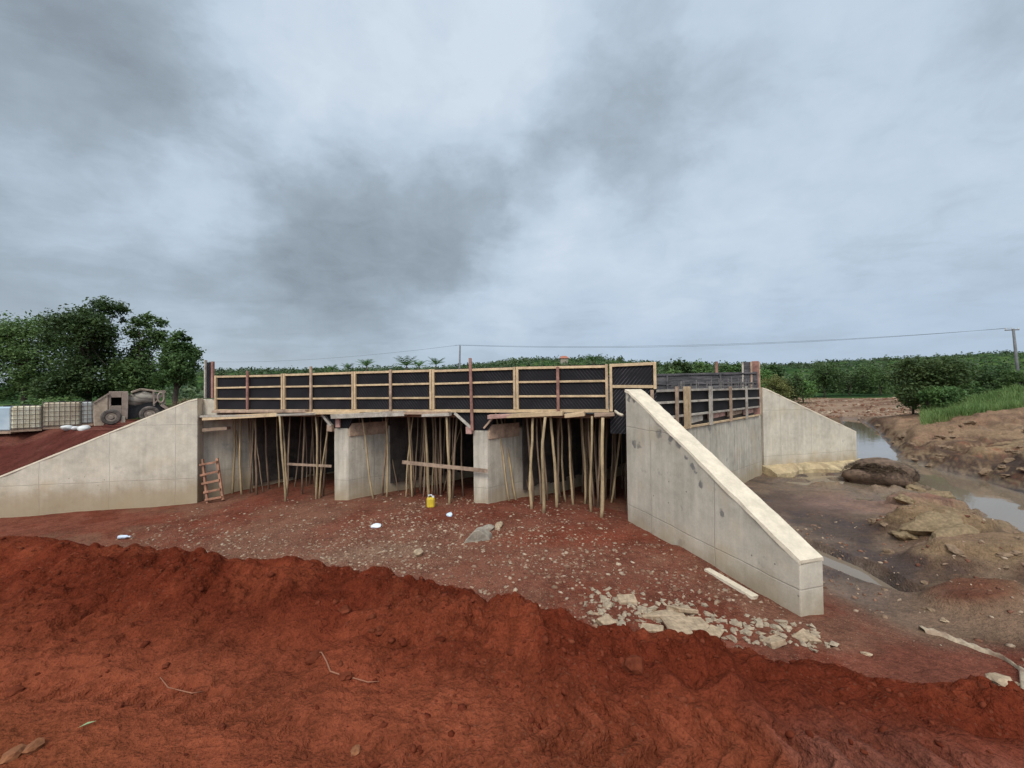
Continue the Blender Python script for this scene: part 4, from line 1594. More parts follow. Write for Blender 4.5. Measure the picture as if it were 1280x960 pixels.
mb.tube(ring, .045, 6, cap=False)
mb.build('chute_ring', M_MUDM, tr, smooth=True)
MB().prism([mx(203, 504, -.3), mx(212, 511, -.3), mx(210, 514, -.3), mx(201, 508, -.3)], _vd * .5).build('chute', M_MUDM, tr)


def wheel(px, py, rpx, dy, name='wheel'):
    r = rpx / K
    c = mx(px, py, dy)
    wt = .26

    def lath(prof, seg=28):
        mb = MB()
        k = len(prof)
        for i in range(seg):
            a = 2 * math.pi * i / seg
            for (yy, rr) in prof:
                mb.v.append(tuple(c + RV * (rr * math.cos(a)) + _vd * yy + Vector((0, 0, rr * math.sin(a)))))
        for i in range(seg):
            j = (i + 1) % seg
            for q in range(k - 1):
                mb.f.append((i * k + q, j * k + q, j * k + q + 1, i * k + q + 1))
        mb.f.append(tuple(i * k for i in range(seg)))
        mb.f.append(tuple(i * k + k - 1 for i in range(seg))[::-1])
        return mb
    w_ = lath([(-wt / 2 + .05, r * .52), (-wt / 2, r * .62), (-wt / 2, r * .86), (-wt / 2 + .06, r), (wt / 2 - .06, r), (wt / 2, r * .86), (wt / 2, r * .5)]).build('wheel', M_RUB, tr, smooth=False)
    lath([(-wt / 2 - .01, r * .10), (-wt / 2 - .01, r * .24), (-wt / 2 + .05, r * .28), (-wt / 2 + .02, r * .53), (wt / 2 - .02, r * .5)]).build('rim', M_HUB, w_)


wheel(140, 520, 9.3, -.55)
wheel(187, 518, 10, -.55)
wheel(140, 520, 9.3, .75)
wheel(187, 518, 10, .75)
MB().prism([mx(151, 527, -.5), mx(157, 527, -.5), mx(156, 520, -.5), mx(153, 519, -.5)], _vd * .3).build('step', M_CAP, tr)

# ------------------------------------------------------------------ caged plastic tanks in a row


def tank_mat(name, c0, c1):
    m, n, b = mat(name)
    tc = n.new('ShaderNodeTexCoord')
    f = n.ramp(n.noise(tc.outputs['Object'], 1.6, 4), .35, .65)
    n.put(b.inputs['Base Color'], n.mix(f, c0, c1))
    b.inputs['Roughness'].default_value = .5
    return m


M_T = [tank_mat('cream_plastic', (.68, .56, .36), (.74, .66, .48)), tank_mat('tea_plastic', (.50, .38, .25), (.66, .57, .40)), tank_mat('grey_plastic', (.42, .41, .38), (.50, .47, .38)), tank_mat('bluish_plastic', (.33, .39, .42), (.43, .48, .50))]
M_CAGE = simple('cage_steel', (.12, .10, .085), .6, .2, 8, 0, metal=.3)
pa, pb_ = at(13, 541, 15.3), at(117, 532, 16.9)
dv = Vector((pb_.x - pa.x, pb_.y - pa.y, 0))
NT_ = 3
step_ = dv.length / NT_
ta = math.atan2(dv.y, dv.x)
tl = ['cream caged plastic tank at the left end of the row, beside the pale blue one', 'tea stained caged plastic tank in the middle of the row', 'narrow greyish caged tank at the right end, nearest the mixer truck']


def tank(p, L, D, H, m, lab, cage=True, ang=ta, nx=5):
    t = frame('caged_tank', lab, 'water tank', p, p.z, ang, 'plastic tanks on the left bank')
    lpart(bx(.02, L - .02, .02, D, .10, H - .02), 'tank', m, t, .05)
    lpart(bx(0, L, 0, D, 0, .09, .005), 'pallet', M_WOODO, t)
    lpart(MB().tube([(L / 2, D / 2, H - .03), (L / 2, D / 2, H + .03)], .10, 14), 'cap', M_CHAS, t, 0)
    if cage:
        mb = MB()
        for i in range(nx + 1):
            x = .012 + (L - .024) * i / nx
            mb.tube([(x, -.012, .08), (x, -.012, H)], .011, 5)
            mb.tube([(x, -.012, H - .005), (x, D + .012, H - .005)], .011, 5)
        for j in range(6):
            z = .12 + (H - .13) * j / 5
            mb.tube([(0, -.02, z), (L, -.02, z)], .011, 5)
            for x in (0, L):
                mb.tube([(x, -.02, z), (x, D, z)], .011, 5)
        lpart(mb, 'cage', M_CAGE, t, 0)
    return t


for i, (f0, f1) in enumerate(((0, .36), (.36, .84), (.84, 1.0))):
    p = pa + (pb_ - pa) * f0
    p.z += .02
    tank(p, dv.length * (f1 - f0) - .012, .95, (.97, 1.04, .98)[i], M_T[i], tl[i], nx=(5, 7, 2)[i])
p = at(-30, 546, 15.4)
p.z = pa.z - .05
tank(p, 1.12, .95, 1.02, M_T[3], 'pale bluish plastic tank cut by the left picture edge, without a cage', cage=False, ang=.12)
M_SACK = simple('white_sack', (.55, .52, .47), .8, .15, 4, .01)
for k, (px, py, r, lab) in enumerate([(85, 536, .17, 'round white sack lying before the tea stained tank'), (95, 536.5, .12, 'small white sack between two larger ones by the tanks'), (105, 536, .16, 'flat white sack in front of the greyish caged tank')]):
    g = ground(px, py + 1) + Vector((0, 0, .05))
    tag(MB().rock(g, r, (1.4, 1, .65), 2, .08).build('sack', M_SACK, loc=g, smooth=True), lab, 'sack', 'white sacks by the tanks')

# ------------------------------------------------------------------ foliage


def leaf_cloud(name, ells, clumps, per, leaf, m, seed, shell=.55, crad=.28, flat=.75):
    """crown of separate small leaves gathered in clumps"""
    r = np.random.default_rng(seed)
    vol = np.array([e[3] * e[4] * e[5] for e in ells]) ** .7
    cnt = np.maximum((clumps * vol / vol.sum()).astype(int), 3)
    P = []
    for e, c in zip(ells, cnt):
        d = r.normal(size=(c, 3))
        d /= np.linalg.norm(d, axis=1)[:, None]
        d[:, 2] = np.where(d[:, 2] < -.55, -d[:, 2], d[:, 2])
        rad = shell + (1.02 - shell) * r.random(c) ** .6
        cen = np.array(e[:3]) + d * rad[:, None] * np.array(e[3:6])
        cr = crad * min(e[3:6]) * (.6 + .8 * r.random(c))
        q = r.normal(size=(c, per, 3)) * np.array([.55, .55, .55 * flat])
        P.append((cen[:, None, :] + q * cr[:, None, None]).reshape(-1, 3))
    P = np.concatenate(P)
    n = len(P)
    ax = r.normal(size=(n, 3))
    ax[:, 2] *= .6
    ax /= np.linalg.norm(ax, axis=1)[:, None]
    nn = r.normal(size=(n, 3))
    nn[:, 2] = np.abs(nn[:, 2]) + .5
    sd_ = np.cross(ax, nn)
    sd_ /= np.linalg.norm(sd_, axis=1)[:, None] + 1e-6
    L = leaf * (.6 + .8 * r.random(n))[:, None]
    v = np.stack([P - ax * L * .5, P + sd_ * L * .26, P + ax * L * .5, P - sd_ * L * .26], 1).reshape(-1, 3)
    f = np.arange(n * 4).reshape(n, 4)
    return np_mesh(name, v, faces4=f, m=m)


def trunk_mesh(name, h, r, ells, seed):
    rn = random.Random(seed)
    mb = MB()
    top = Vector((rn.uniform(-.2, .2), rn.uniform(-.2, .2), h))
    pts = [Vector((0, 0, -.4)), Vector((rn.uniform(-.1, .1), 0, h * .35)), Vector((rn.uniform(-.15, .15), rn.uniform(-.1, .1), h * .7)), top]
    mb.tube(pts, [r * 1.25, r, r * .8, r * .55], 9)
    for e in ells:
        for k in range(3):
            a = Vector(pts[1]).lerp(top, rn.uniform(.1, 1))
            b = Vector(e[:3]) + Vector((rn.uniform(-.6, .6) * e[3], rn.uniform(-.6, .6) * e[4], rn.uniform(-.1, .6) * e[5]))
            md_ = a.lerp(b, .5) + Vector((rn.uniform(-.2, .2), rn.uniform(-.2, .2), -.15))
            mb.tube([a, md_, b], [r * .38, r * .24, r * .07], 6)
    me = bpy.data.meshes.new(name)
    me.from_pydata([tuple(v) for v in mb.v], [], mb.f)
    me.materials.append(M_BARK)
    me.polygons.foreach_set('use_smooth', [True] * len(me.polygons))
    return me


def obj_of(name, me, parent):
    o = bpy.data.objects.new(name, me)
    C.objects.link(o)
    o.parent = parent
    return o


def tree(name, label, cat, loc, ells, clumps, per, leaf, m, seed, h, r, group=None, **kw):
    t = thing(name, label, cat, loc, group)
    obj_of('crown', leaf_cloud(name + '_crown', ells, clumps, per, leaf, m, seed, **kw), t)
    obj_of('trunk', trunk_mesh(name + '_trunk', h, r, ells, seed), t)
    return t


def ell_from_px(lst, base, Y, dy=.8, seed=1):
    rn = random.Random(seed)
    out = []
    for px, py, wx, hy in lst:
        p = at(px, py, Y)
        out.append((p.x - base.x, rn.uniform(-dy, dy), p.z - base.z, wx * Y / F, wx * Y / F * .9, hy * Y / F))
    return out


YT = 30
specs = [([(8, 425, 30, 26), (40, 428, 34, 30), (-22, 440, 40, 40), (62, 455, 34, 36), (20, 468, 45, 32), (50, 486, 40, 22), (0, 492, 40, 18)], 30, 'broad dark rounded tree at the left picture edge', 21),
         ([(116, 392, 24, 22), (108, 420, 34, 30), (130, 425, 20, 30), (100, 455, 30, 30), (128, 474, 36, 28), (95, 488, 34, 18), (90, 400, 13, 13)], 112, 'tallest of the dark trees behind the mixer truck', 22),
         ([(174, 412, 21, 20), (180, 440, 20, 26), (160, 466, 22, 26), (186, 476, 26, 24), (160, 490, 26, 16)], 170, 'rounded tree between the tallest tree and the small airy one', 23),
         ([(219, 430, 14, 16), (222, 452, 22, 20), (238, 458, 13, 15), (206, 466, 18, 22), (228, 476, 18, 14)], 220, 'small airy tree nearest the deck, with sky showing through', 24)]
for k, (lst, bxp, lab, sdd) in enumerate(specs):
    Yk = YT + [1.5, 0, 1, -1][k]
    b_ = at(bxp, 505, Yk)
    b_.z = zt(b_.x, b_.y)
    el = ell_from_px(lst, b_, Yk, .9, sdd)
    tree('broadleaf_tree', lab, 'tree', b_, el, [330, 300, 200, 130][k], 80, .21, M_LEAF if k != 3 else M_LEAF2, sdd, el[1][2], .17, 'trees behind the mixer truck', crad=.36, shell=.45)
# low scrub at their feet
scrub = [leaf_cloud('scrub%d' % i, [(0, 0, .55, 1.1, .9, .65), (.8, .2, .4, .8, .8, .5), (-.7, -.2, .35, .7, .7, .45)], 45, 40, .22, [M_LEAF, M_LEAF2, M_LEAF3][i], 60 + i, crad=.4) for i in range(3)]
for k, (px, Y, sc, mm) in enumerate([(10, 24, .9, 0), (40, 25, 1.0, 1), (75, 26, 1.1, 0), (100, 26.5, 1.0, 0), (210, 27, .8, 2), (190, 28, .9, 0), (-20, 23, 1, 2), (228, 26, .7, 1), (60, 27.5, 1.2, 0), (140, 28.5, 1.2, 0)]):
    p = at(px, 500, Y)
    t = thing('scrub_bush', 'low dark scrub bush at the foot of the trees behind the tanks', 'bush', (p.x, p.y, zt(p.x, p.y)), 'scrub under the left trees')
    o = obj_of('crown', scrub[mm], t)
    t.scale = (sc, sc, sc)
    t.rotation_euler = (0, 0, k * 1.7)


def strands(name, n, base_fn, hgt, wid, m, seed, lean=.45):
    r = np.random.default_rng(seed)
    P = base_fn(r, n)
    h = hgt * (.5 + .8 * r.random(n))
    a = r.random(n) * 2 * math.pi
    d = np.c_[np.cos(a), np.sin(a), np.zeros(n)]
    l_ = (r.random(n) ** .7 * lean * h)[:, None]
    s_ = np.c_[-np.sin(a), np.cos(a), np.zeros(n)] * wid * (.6 + .8 * r.random(n))[:, None]
    upv = np.c_[np.zeros(n), np.zeros(n), h]
    m1 = P + upv * .55 + d * l_ * .35
    tp = P + upv + d * l_
    v = np.stack([P - s_, P + s_, m1 + s_ * .8, m1 - s_ * .8, tp], 1).reshape(-1, 3)
    k = np.arange(n)[:, None] * 5
    f4 = k + np.array([[0, 1, 2, 3]])
    f3 = k + np.array([[3, 2, 4]])
    me = bpy.data.meshes.new(name)
    faces = [tuple(q) for q in f4] + [tuple(q) for q in f3]
    me.from_pydata([tuple(q) for q in v], [], faces)
    me.materials.append(m)
    return me


# heap of dry thatch behind the left column shutter
p = at(236, 500, 21)
p.z = zt(p.x, p.y)
t = thing('thatch_heap', 'heap of dry brown thatch between the small airy tree and the column shutter', 'heap', p)


def heap_fn(rx, ry, rz):
    def f(r, n):
        a = r.random(n) * 6.283
        q = np.sqrt(r.random(n))
        x, y = np.cos(a) * q, np.sin(a) * q
        return np.c_[x * rx, y * ry, rz * np.clip(1 - q ** 2, 0, 1) ** .7 - .05]
    return f


obj_of('dry_stalks', strands('dry_stalks', 2600, heap_fn(.95, .9, 1.05), .35, .012, M_STRAW, 5, 1.6), t)
o = MB().rock((0, 0, .2), 1.0, (.92, .85, .8), 2, .1).build('core', M_WOODO)
o.parent = t

# ---- mid-distance trees and bushes
crown_lib = []
for i in range(6):
    rn = random.Random(300 + i)
    el = [(rn.uniform(-1.2, 1.2), rn.uniform(-1, 1), rn.uniform(2.6, 5.0), rn.uniform(1.1, 1.9), rn.uniform(1.1, 1.8), rn.uniform(.9, 1.5)) for _ in range(6)] + [(0, 0, 1.4, 2.2, 2.0, 1.5), (1.2, .3, .9, 1.3, 1.3, .9), (-1.3, -.3, .9, 1.3, 1.3, .9)]
    mm = [M_LEAF, M_LEAF2, M_LEAF, M_LEAF3, M_LEAF, M_LEAF2][i]
    crown_lib.append((leaf_cloud('far_crown%d' % i, el, 125, 40, .46, mm, 310 + i, crad=.5, shell=.35), trunk_mesh('far_trunk%d' % i, 3.6, .16, el[:4], 320 + i)))
proto_t = []
for i, (cm, tm_) in enumerate(crown_lib):
    t = thing('riverside_tree', 'x', 'tree', (0, 0, 0), 'trees beyond the river bend')
    obj_of('crown', cm, t)
    obj_of('trunk', tm_, t)
    proto_t.append([t, 0])
kinds = ['dark green dense tree in the belt beyond the river bend', 'fresh green rounded tree in the belt beyond the river bend', 'dark green uneven tree in the belt beyond the river bend',
         'olive green loose tree in the belt beyond the river bend', 'dark green spreading tree in the belt beyond the river bend', 'fresh green spreading tree in the belt beyond the river bend']


def put_tree(i, px, Y, htm, label=None):
    t = proto_t[i][0] if proto_t[i][1] == 0 else copy_tree(proto_t[i][0])
    proto_t[i][1] += 1
    p = at(px, 480, Y)
    t.location = (p.x, p.y, zt(p.x, p.y) - .2)
    sc = htm / 6.2
    t.scale = (sc * random.uniform(.9, 1.25), sc * random.uniform(.9, 1.2), sc)
    t.rotation_euler = (0, 0, random.uniform(0, 6.28))
    t['label'] = label or kinds[i]
    return t


rt = random.Random(5)
for k in range(66):
    px = 725 + 600 * (k + rt.random()) / 66
    Y = rt.choice((78, 88, 98, 112, 128, 150)) * rt.uniform(.95, 1.08)
    if 990 < px < 1140 and Y < 112:
        Y = rt.uniform(112, 150)
    i = rt.choice((0, 0, 1, 2, 2, 3, 4, 4, 5))
    put_tree(i, px, Y, (2.4 + 4.4 * rt.random() ** 1.8) * (.8 + .0025 * Y))
for px, Y, h in ((786, 95, 8.2), (852, 92, 8.6), (880, 95, 8.4), (1080, 115, 8.0), (908, 100, 7.4)):
    put_tree(rt.choice((0, 2, 4)), px, Y, h)
rt2 = random.Random(15)
for k in range(40):
    px = 430 + 310 * (k + rt2.random()) / 40
    put_tree(rt2.choice((0, 1, 2, 4)), px, rt2.uniform(150, 210), rt2.uniform(6, 9.5))


def bush(label, px, Y, wpx, hpx, m, seed, name='bush', n=130, leaf=.22, grp=None, per=44):
    p = at(px, 480, Y)
    p.z = zt(p.x, p.y) - .1
    rx, rz = wpx * Y / F / 2, hpx * Y / F
    rn = random.Random(seed)
    el = [(rn.uniform(-.55, .55) * rx, rn.uniform(-.4, .4) * rx, rz * rn.uniform(.35, .72), rx * rn.uniform(.35, .55), rx * rn.uniform(.35, .55), rz * rn.uniform(.22, .32)) for _ in range(7)]
    el.append((0, 0, rz * .3, rx * .85, rx * .7, rz * .3))
    t = thing(name, label, 'bush', p, grp)
    obj_of('crown', leaf_cloud('bush_crown', el, n, per, leaf, m, seed, crad=.45, shell=.3), t)
    obj_of('trunk', trunk_mesh('bush_trunk', rz * .5, .05 * rz ** .5, el[:4], seed), t)
    return t


bush('big olive bush on the right river bank, with thin twigs on top', 1158, 34, 82, 72, M_LEAF3, 401, n=240, leaf=.24)
bush('dark leafy bush at the left foot of the big olive bush', 1140, 36, 46, 46, M_LEAF, 402, n=110)
bush('dense dark bush below the big olive bush, by the gravel bar end', 1180, 30.5, 52, 34, M_LEAF2, 403, n=120, leaf=.18)
bush('fresh green bush right of the big olive bush', 1196, 42, 44, 52, M_LEAF2, 404, n=110)
bush('dark round bush standing in the bright grass', 1243, 35, 28, 26, M_LEAF, 405, n=70, leaf=.18)
bush('dark green bush at the right picture edge', 1272, 48, 50, 34, M_LEAF, 406, n=90)
bush('long green bush behind the bright grass', 1225, 55, 70, 40, M_LEAF2, 407, n=110, leaf=.28)
bush('yellowish dry bush just beyond the far wing wall', 968, 50, 42, 52, M_LEAFY, 408, n=110, leaf=.22)
bush('olive dry bush right of the yellowish one', 986, 58, 34, 46, M_LEAF3, 409, n=90, leaf=.25)
bush('fresh green bush beside the far water', 1004, 66, 34, 40, M_LEAF2, 410, n=90, leaf=.28)
bush('dark bush overhanging the far water', 1030, 82, 50, 46, M_LEAF, 411, n=100, leaf=.35)
bush('reddish brown bare bush over the far bank', 1062, 88, 60, 36, M_LEAF3, 412, n=70, leaf=.35)
bush('dark bush at the far end of the gravel bar', 1100, 86, 60, 44, M_LEAF, 413, n=100, leaf=.35)
bush('fresh green low bush left of the yellowish one', 950, 62, 40, 40, M_LEAF2, 414, n=90, leaf=.25)

# grass on the right bank


def bank_fn(r, n):
    out = []
    while len(out) < n:
        px = r.uniform(1150, 1420)
        Y = r.uniform(25, 52)
        d = ray(px, 480)
        x = d.x / d.y * Y
        out.append((x, Y))
    xy = np.array(out)
    z = terrain(xy[:, 0], xy[:, 1])
    ok = (z > EZ - 2.25 + .5 * (r.random(n) - .5)) & (fbm(xy[:, 0], xy[:, 1], .25, 3, 140) + .35 * r.random(n) > .36)
    return np.c_[xy, z - .03][ok]


r_ = np.random.default_rng(77)
bp_ = bank_fn(r_, 95000)
gme = strands('bank_grass', len(bp_), lambda r, n: bp_, .6, .016, M_GRASS, 78, .75)
go_ = bpy.data.objects.new('bank_grass', gme)
C.objects.link(go_)
tag(go_, 'bright green tall grass covering the right bank', 'grass', kind='stuff')

# far woods on the hills: uncountable
r_ = np.random.default_rng(99)
n_ = 15000
aa = np.radians(r_.uniform(-40, 58, n_))
yy = r_.uniform(190, 760, n_) ** 1.0
xx = np.tan(aa) * yy
zz = terrain(xx, yy)
keep = fbm(xx, yy, 1 / 22., 3, 150) + .25 * r_.random(n_) > .52
xx, yy, zz = xx[keep], yy[keep], zz[keep]
n_ = len(xx)
per = 14
sz = 1.0 + 3.6 * r_.random(n_) ** 2.6
q = r_.normal(size=(n_, per, 3)) * np.array([.6, .6, .4])
P = (np.c_[xx, yy, zz + sz * .55][:, None, :] + q * sz[:, None, None]).reshape(-1, 3)
ax = r_.normal(size=(len(P), 3))
ax /= np.linalg.norm(ax, axis=1)[:, None]
nn_ = r_.normal(size=(len(P), 3))
nn_[:, 2] = np.abs(nn_[:, 2]) + .6
s_ = np.cross(ax, nn_)
s_ /= np.linalg.norm(s_, axis=1)[:, None]
L = np.repeat(sz, per)[:, None] * .62
v = np.stack([P - ax * L * .6, P + s_ * L * .45, P + ax * L * .6, P - s_ * L * .45], 1).reshape(-1, 3)
me = np_mesh('far_woods', v, faces4=np.arange(len(v)).reshape(-1, 4), m=M_FARLEAF)
fo = bpy.data.objects.new('far_woods', me)
C.objects.link(fo)
tag(fo, 'dark green woods covering the far low hills', 'woods', kind='stuff')

# ---- palms


def palm(px, Y, top_py, sc, label, seed):
    tp = at(px, top_py, Y)
    gzv = zt(tp.x, tp.y)
    rn = random.Random(seed)
    t = thing('palm_tree', label, 'palm tree', (tp.x, tp.y, gzv), 'palms beyond the deck')
    H = tp.z - gzv - 1.0 * sc
    MB().tube([(tp.x, tp.y, gzv - .3), (tp.x + .1, tp.y, gzv + H * .5), (tp.x, tp.y, gzv + H)], [.22, .17, .14], 8).build('trunk', M_BARK, t, smooth=True)
    mb = MB()
    for k in range(15):
        a = k * 2.4 + rn.uniform(-.3, .3)
        el = rn.uniform(.45, 1.4)
        Lf = 3.2 * sc * rn.uniform(.8, 1.1)
        pts = []
        for i in range(7):
            f = i / 6
            ee = el - f * f * 1.1
            r = Lf * f * math.cos(el * .7)
            z = Lf * (f * math.sin(el) - .38 * f * f)
            pts.append(Vector((tp.x + math.cos(a) * r, tp.y + math.sin(a) * r, gzv + H + z)))
        sdv = Vector((-math.sin(a), math.cos(a), 0))
        for i in range(6):
            for sg in (-1, 1):
                w0 = .8 * sc * math.sin(math.pi * min(.95, (i + .6) / 6.3)) + .08
                p0, p1 = pts[i], pts[i + 1]
                tip = p0.lerp(p1, .9) + sdv * sg * w0 + Vector((0, 0, -.25 * w0)) + (p1 - p0) * .7
                mb.add([p0, p0.lerp(p1, .75), tip], [(0, 1, 2)])
    mb.build('crown', M_LEAF2, t)
    return t


palm(415, 118, 459, .8, 'low palm crown left of the others above the shutters', 1)
palm(435, 125, 457, .85, 'small palm crown second from the left above the shutters', 2)
palm(458, 112, 453, 1.1, 'spiky palm crown above the joint left of the middle bay', 3)
palm(508, 108, 451, 1.35, 'largest palm crown showing over the shutters', 4)
palm(524, 120, 454, 1.0, 'ragged palm crown just right of the largest palm', 5)
palm(545, 116, 451, 1.1, 'upright dark palm crown nearest the utility pole', 6)
palm(741, 120, 446, 1.2, 'lone dark palm crown right of the red roof', 7)

# ---- house with a red roof, radio mast
M_ROOF = simple('red_roof', (.34, .12, .075), .8, .15, 2, .01)
M_WALLP = simple('pale_plaster', (.30, .25, .19), .85, .15, 2, .004)
hp = ground(705, 455)
kx = hp.y / 250
t = thing('house', 'small house with a red roof on the hill beyond the deck', 'house', (hp.x, hp.y, hp.z))
MB().box((hp.x, hp.y, hp.z + 1.2 * kx), (2.2 * kx, 0, 0), (0, 2 * kx, 0), (0, 0, 2.2 * kx)).build('wall', M_WALLP, t)
MB().add([(hp.x + a * kx, hp.y + b * kx, hp.z + c * kx) for a, b, c in ((-2.8, -2.6, 3.3), (2.8, -2.6, 3.3), (2.8, 2.6, 3.3), (-2.8, 2.6, 3.3), (-1.4, 0, 4.9), (1.4, 0, 4.9))],
         [(0, 1, 5, 4), (1, 2, 5), (2, 3, 4, 5), (3, 0, 4), (3, 2, 1, 0)]).build('roof', M_ROOF, t)

# ---- utility poles and wires
M_UPOLE = simple('grey_pole_timber', (.15, .14, .135), .85, .2, 3, .004)
M_WIRE = simple('wire', (.10, .11, .12), .6, 0, 3, 0)


def upole(px0, py0, px1, py1, Y, label, arm=True):
    tp = at(px0, py0, Y)
    bt = at(px1, py1, Y)
    gd = zt(bt.x, bt.y)
    d = (bt - tp) / (bt.z - tp.z)
    base = tp + d * (gd - .5 - tp.z)
    t = thing('utility_pole', label, 'utility pole', (base.x, base.y, gd), 'utility poles')
    MB().tube([base, tp], [.19, .12], 9).build('shaft', M_UPOLE, t, smooth=True)
    if not arm:
        return tp
    MB().beam(tp + Vector((-.85, .12, -.15)), tp + Vector((.85, .12, -.1)), .10, .12).build('crossarm', M_UPOLE, t)
    for dx in (-.75, 0, .75):
        MB().tube([tp + Vector((dx, .12, -.1)), tp + Vector((dx, .12, .14))], [.05, .035], 7).build('insulator', M_CAP, t)
    return tp


tp1 = upole(1266.5, 411, 1271, 453, 50, 'leaning utility pole with a crossarm at the right picture edge')
tp2 = upole(575, 432, 574.5, 456, 63, 'distant straight utility pole showing above the middle of the deck', arm=False)


def wire(a, b, sag, lab, name='power_line'):
    pts = []
    for i in range(29):
        f = i / 28
        p = a.lerp(b, f)
        p.z -= sag * 4 * f * (1 - f)
        pts.append(p)
    tag(MB().tube(pts, .017, 5).build(name, M_WIRE, loc=(a + b) / 2), lab, 'power line', 'power lines')


wire(tp1 + Vector((0, .12, .12)), tp2 + Vector((0, .12, .12)), 1.0, 'upper thin wire sagging between the two utility poles')
wire(tp1 + Vector((-.75, .12, .1)), tp2 + Vector((-.75, .12, .1)), 1.15, 'lower thin wire sagging between the two utility poles')
tp3 = at(255, 452, 95)
wire(tp2 + Vector((0, .12, .12)), tp3, .9, 'thin wire running from the distant pole towards the left trees')

# ------------------------------------------------------------------ stones
ib_v, ib_f = np.array(ICO[0][0]), np.array(ICO[0][1])


def stones(name, pts, rad, m, seed, flat=.6, label=None, cat=None):
    r = np.random.default_rng(seed)
    n = len(pts)
    sc = np.c_[rad * (.7 + .7 * r.random(n)), rad * (.6 + .5 * r.random(n)), rad * flat * (.6 + .6 * r.random(n))]
    v = ib_v[None] * (1 + .75 * (r.random((n, len(ib_v), 1)) - .5)) * sc[:, None, :]
    a = r.random(n) * 6.283
    ca_, sa_ = np.cos(a)[:, None], np.sin(a)[:, None]
    tl_ = (r.random(n) - .5) * .9
    x, y, z = v[..., 0], v[..., 1], v[..., 2]
    z2 = z * np.cos(tl_)[:, None] + x * np.sin(tl_)[:, None]
    x2 = x * np.cos(tl_)[:, None] - z * np.sin(tl_)[:, None]
    v = np.stack([x2 * ca_ - y * sa_, x2 * sa_ + y * ca_, z2], -1) + pts[:, None, :]
    f = ib_f[None] + (np.arange(n) * len(ib_v))[:, None, None]
    me = np_mesh(name, v.reshape(-1, 3), faces3=f.reshape(-1, 3), m=m)
    o = bpy.data.objects.new(name, me)
    C.objects.link(o)
    tag(o, label, cat, kind='stuff')
    return o


def scatter(n, box, seed, dens=None, rmin=.012, rmax=.06, powr=2.6):
    r = np.random.default_rng(seed)
    x = r.uniform(box[0], box[1], n)
    y = r.uniform(box[2], box[3], n)
    ok = np.ones(n, bool) if dens is None else dens(x, y) > r.random(n)
    x, y = x[ok], y[ok]
    z = terrain(x, y)
    rd = rmin + (rmax - rmin) * r.random(len(x)) ** powr
    return np.c_[x, y, z], rd


def floor_d(x, y):
    d, _ = polydist(x, y, CREST)
    f = sstep(d, 1.2, 2.2)
    rw_ = (x - 2.75) * .96 + (y - 9.9) * .28
    g = np.exp(-((x + 3.5 + .4 * (y - 9)) / 4.6) ** 2 - ((y - 9.2) / 2.3) ** 2)
    g2 = np.exp(-((x - 1.8) / 2.2) ** 2 - ((y - 6.4) / 1.3) ** 2)
    pat = sstep(fbm(x, y, 1.1, 3, 160), .40, .58)
    return f * (rw_ < -.05) * np.clip(.10 + .95 * g * (.35 + pat) + .8 * g2 * (.3 + pat), 0, 1)


pts, rd = scatter(36000, (-10.5, 4, 5.0, 13.6), 31, floor_d, .008, .050, 3.0)
pts[:, 2] -= rd * .12
stones('gravel', pts, rd, M_STONE, 32, label='tan and reddish gravel strewn over the floor before the bays', cat='gravel')


def bed_d(x, y):
    d, _ = polydist(x, y, CREST)
    return sstep(d, .9, 1.6) * (.15 + .85 * sstep(fbm(x, y, .9, 3, 170), .45, .6)) * ((x - 3.0) * .96 + (y - 9.9) * .28 > .5)


pts, rd = scatter(4200, (3.9, 14, 2.2, 11), 33, bed_d, .012, .05, 3)
stones('gravel', pts, rd, M_STONE, 34, label='scattered small stones on the muddy bank right of the stained wing wall', cat='gravel')


def bar_d(x, y):
    b_ = np.exp(-((x - pb.x) / 15.) ** 2 - ((y - pb.y) / 27.) ** 4)
    return (b_ > .35) * sstep(fbm(x, y, .25, 3, 175), .38, .6)


pts, rd = scatter(5200, (pb.x - 16, pb.x + 14, 34, 85), 37, bar_d, .08, .30, 2.2)
pts = pts[pts[:, 2] > ZW + .05]
stones('gravel', pts, rd[:len(pts)], M_STONE, 38, label='cobbles and gravel on the bar in the river bend', cat='gravel')


def clod_d(x, y):
    d, _ = polydist(x, y, CREST)
    return (d < .9) * (.10 + .9 * np.exp(-(np.minimum(d + .1, 0) / .9) ** 2)) * (.3 + .7 * sstep(fbm(x, y, 1.3, 3, 180), .45, .6))


pts, rd = scatter(26000, (-7, 4.2, .9, 5.6), 35, clod_d, .003, .028, 3.2)
pts[:, 2] -= rd * .2
stones('soil_clods', pts, rd, M_CLOD, 36, .75, label='crumbled clods of loose red soil on the near berm', cat='soil clods')

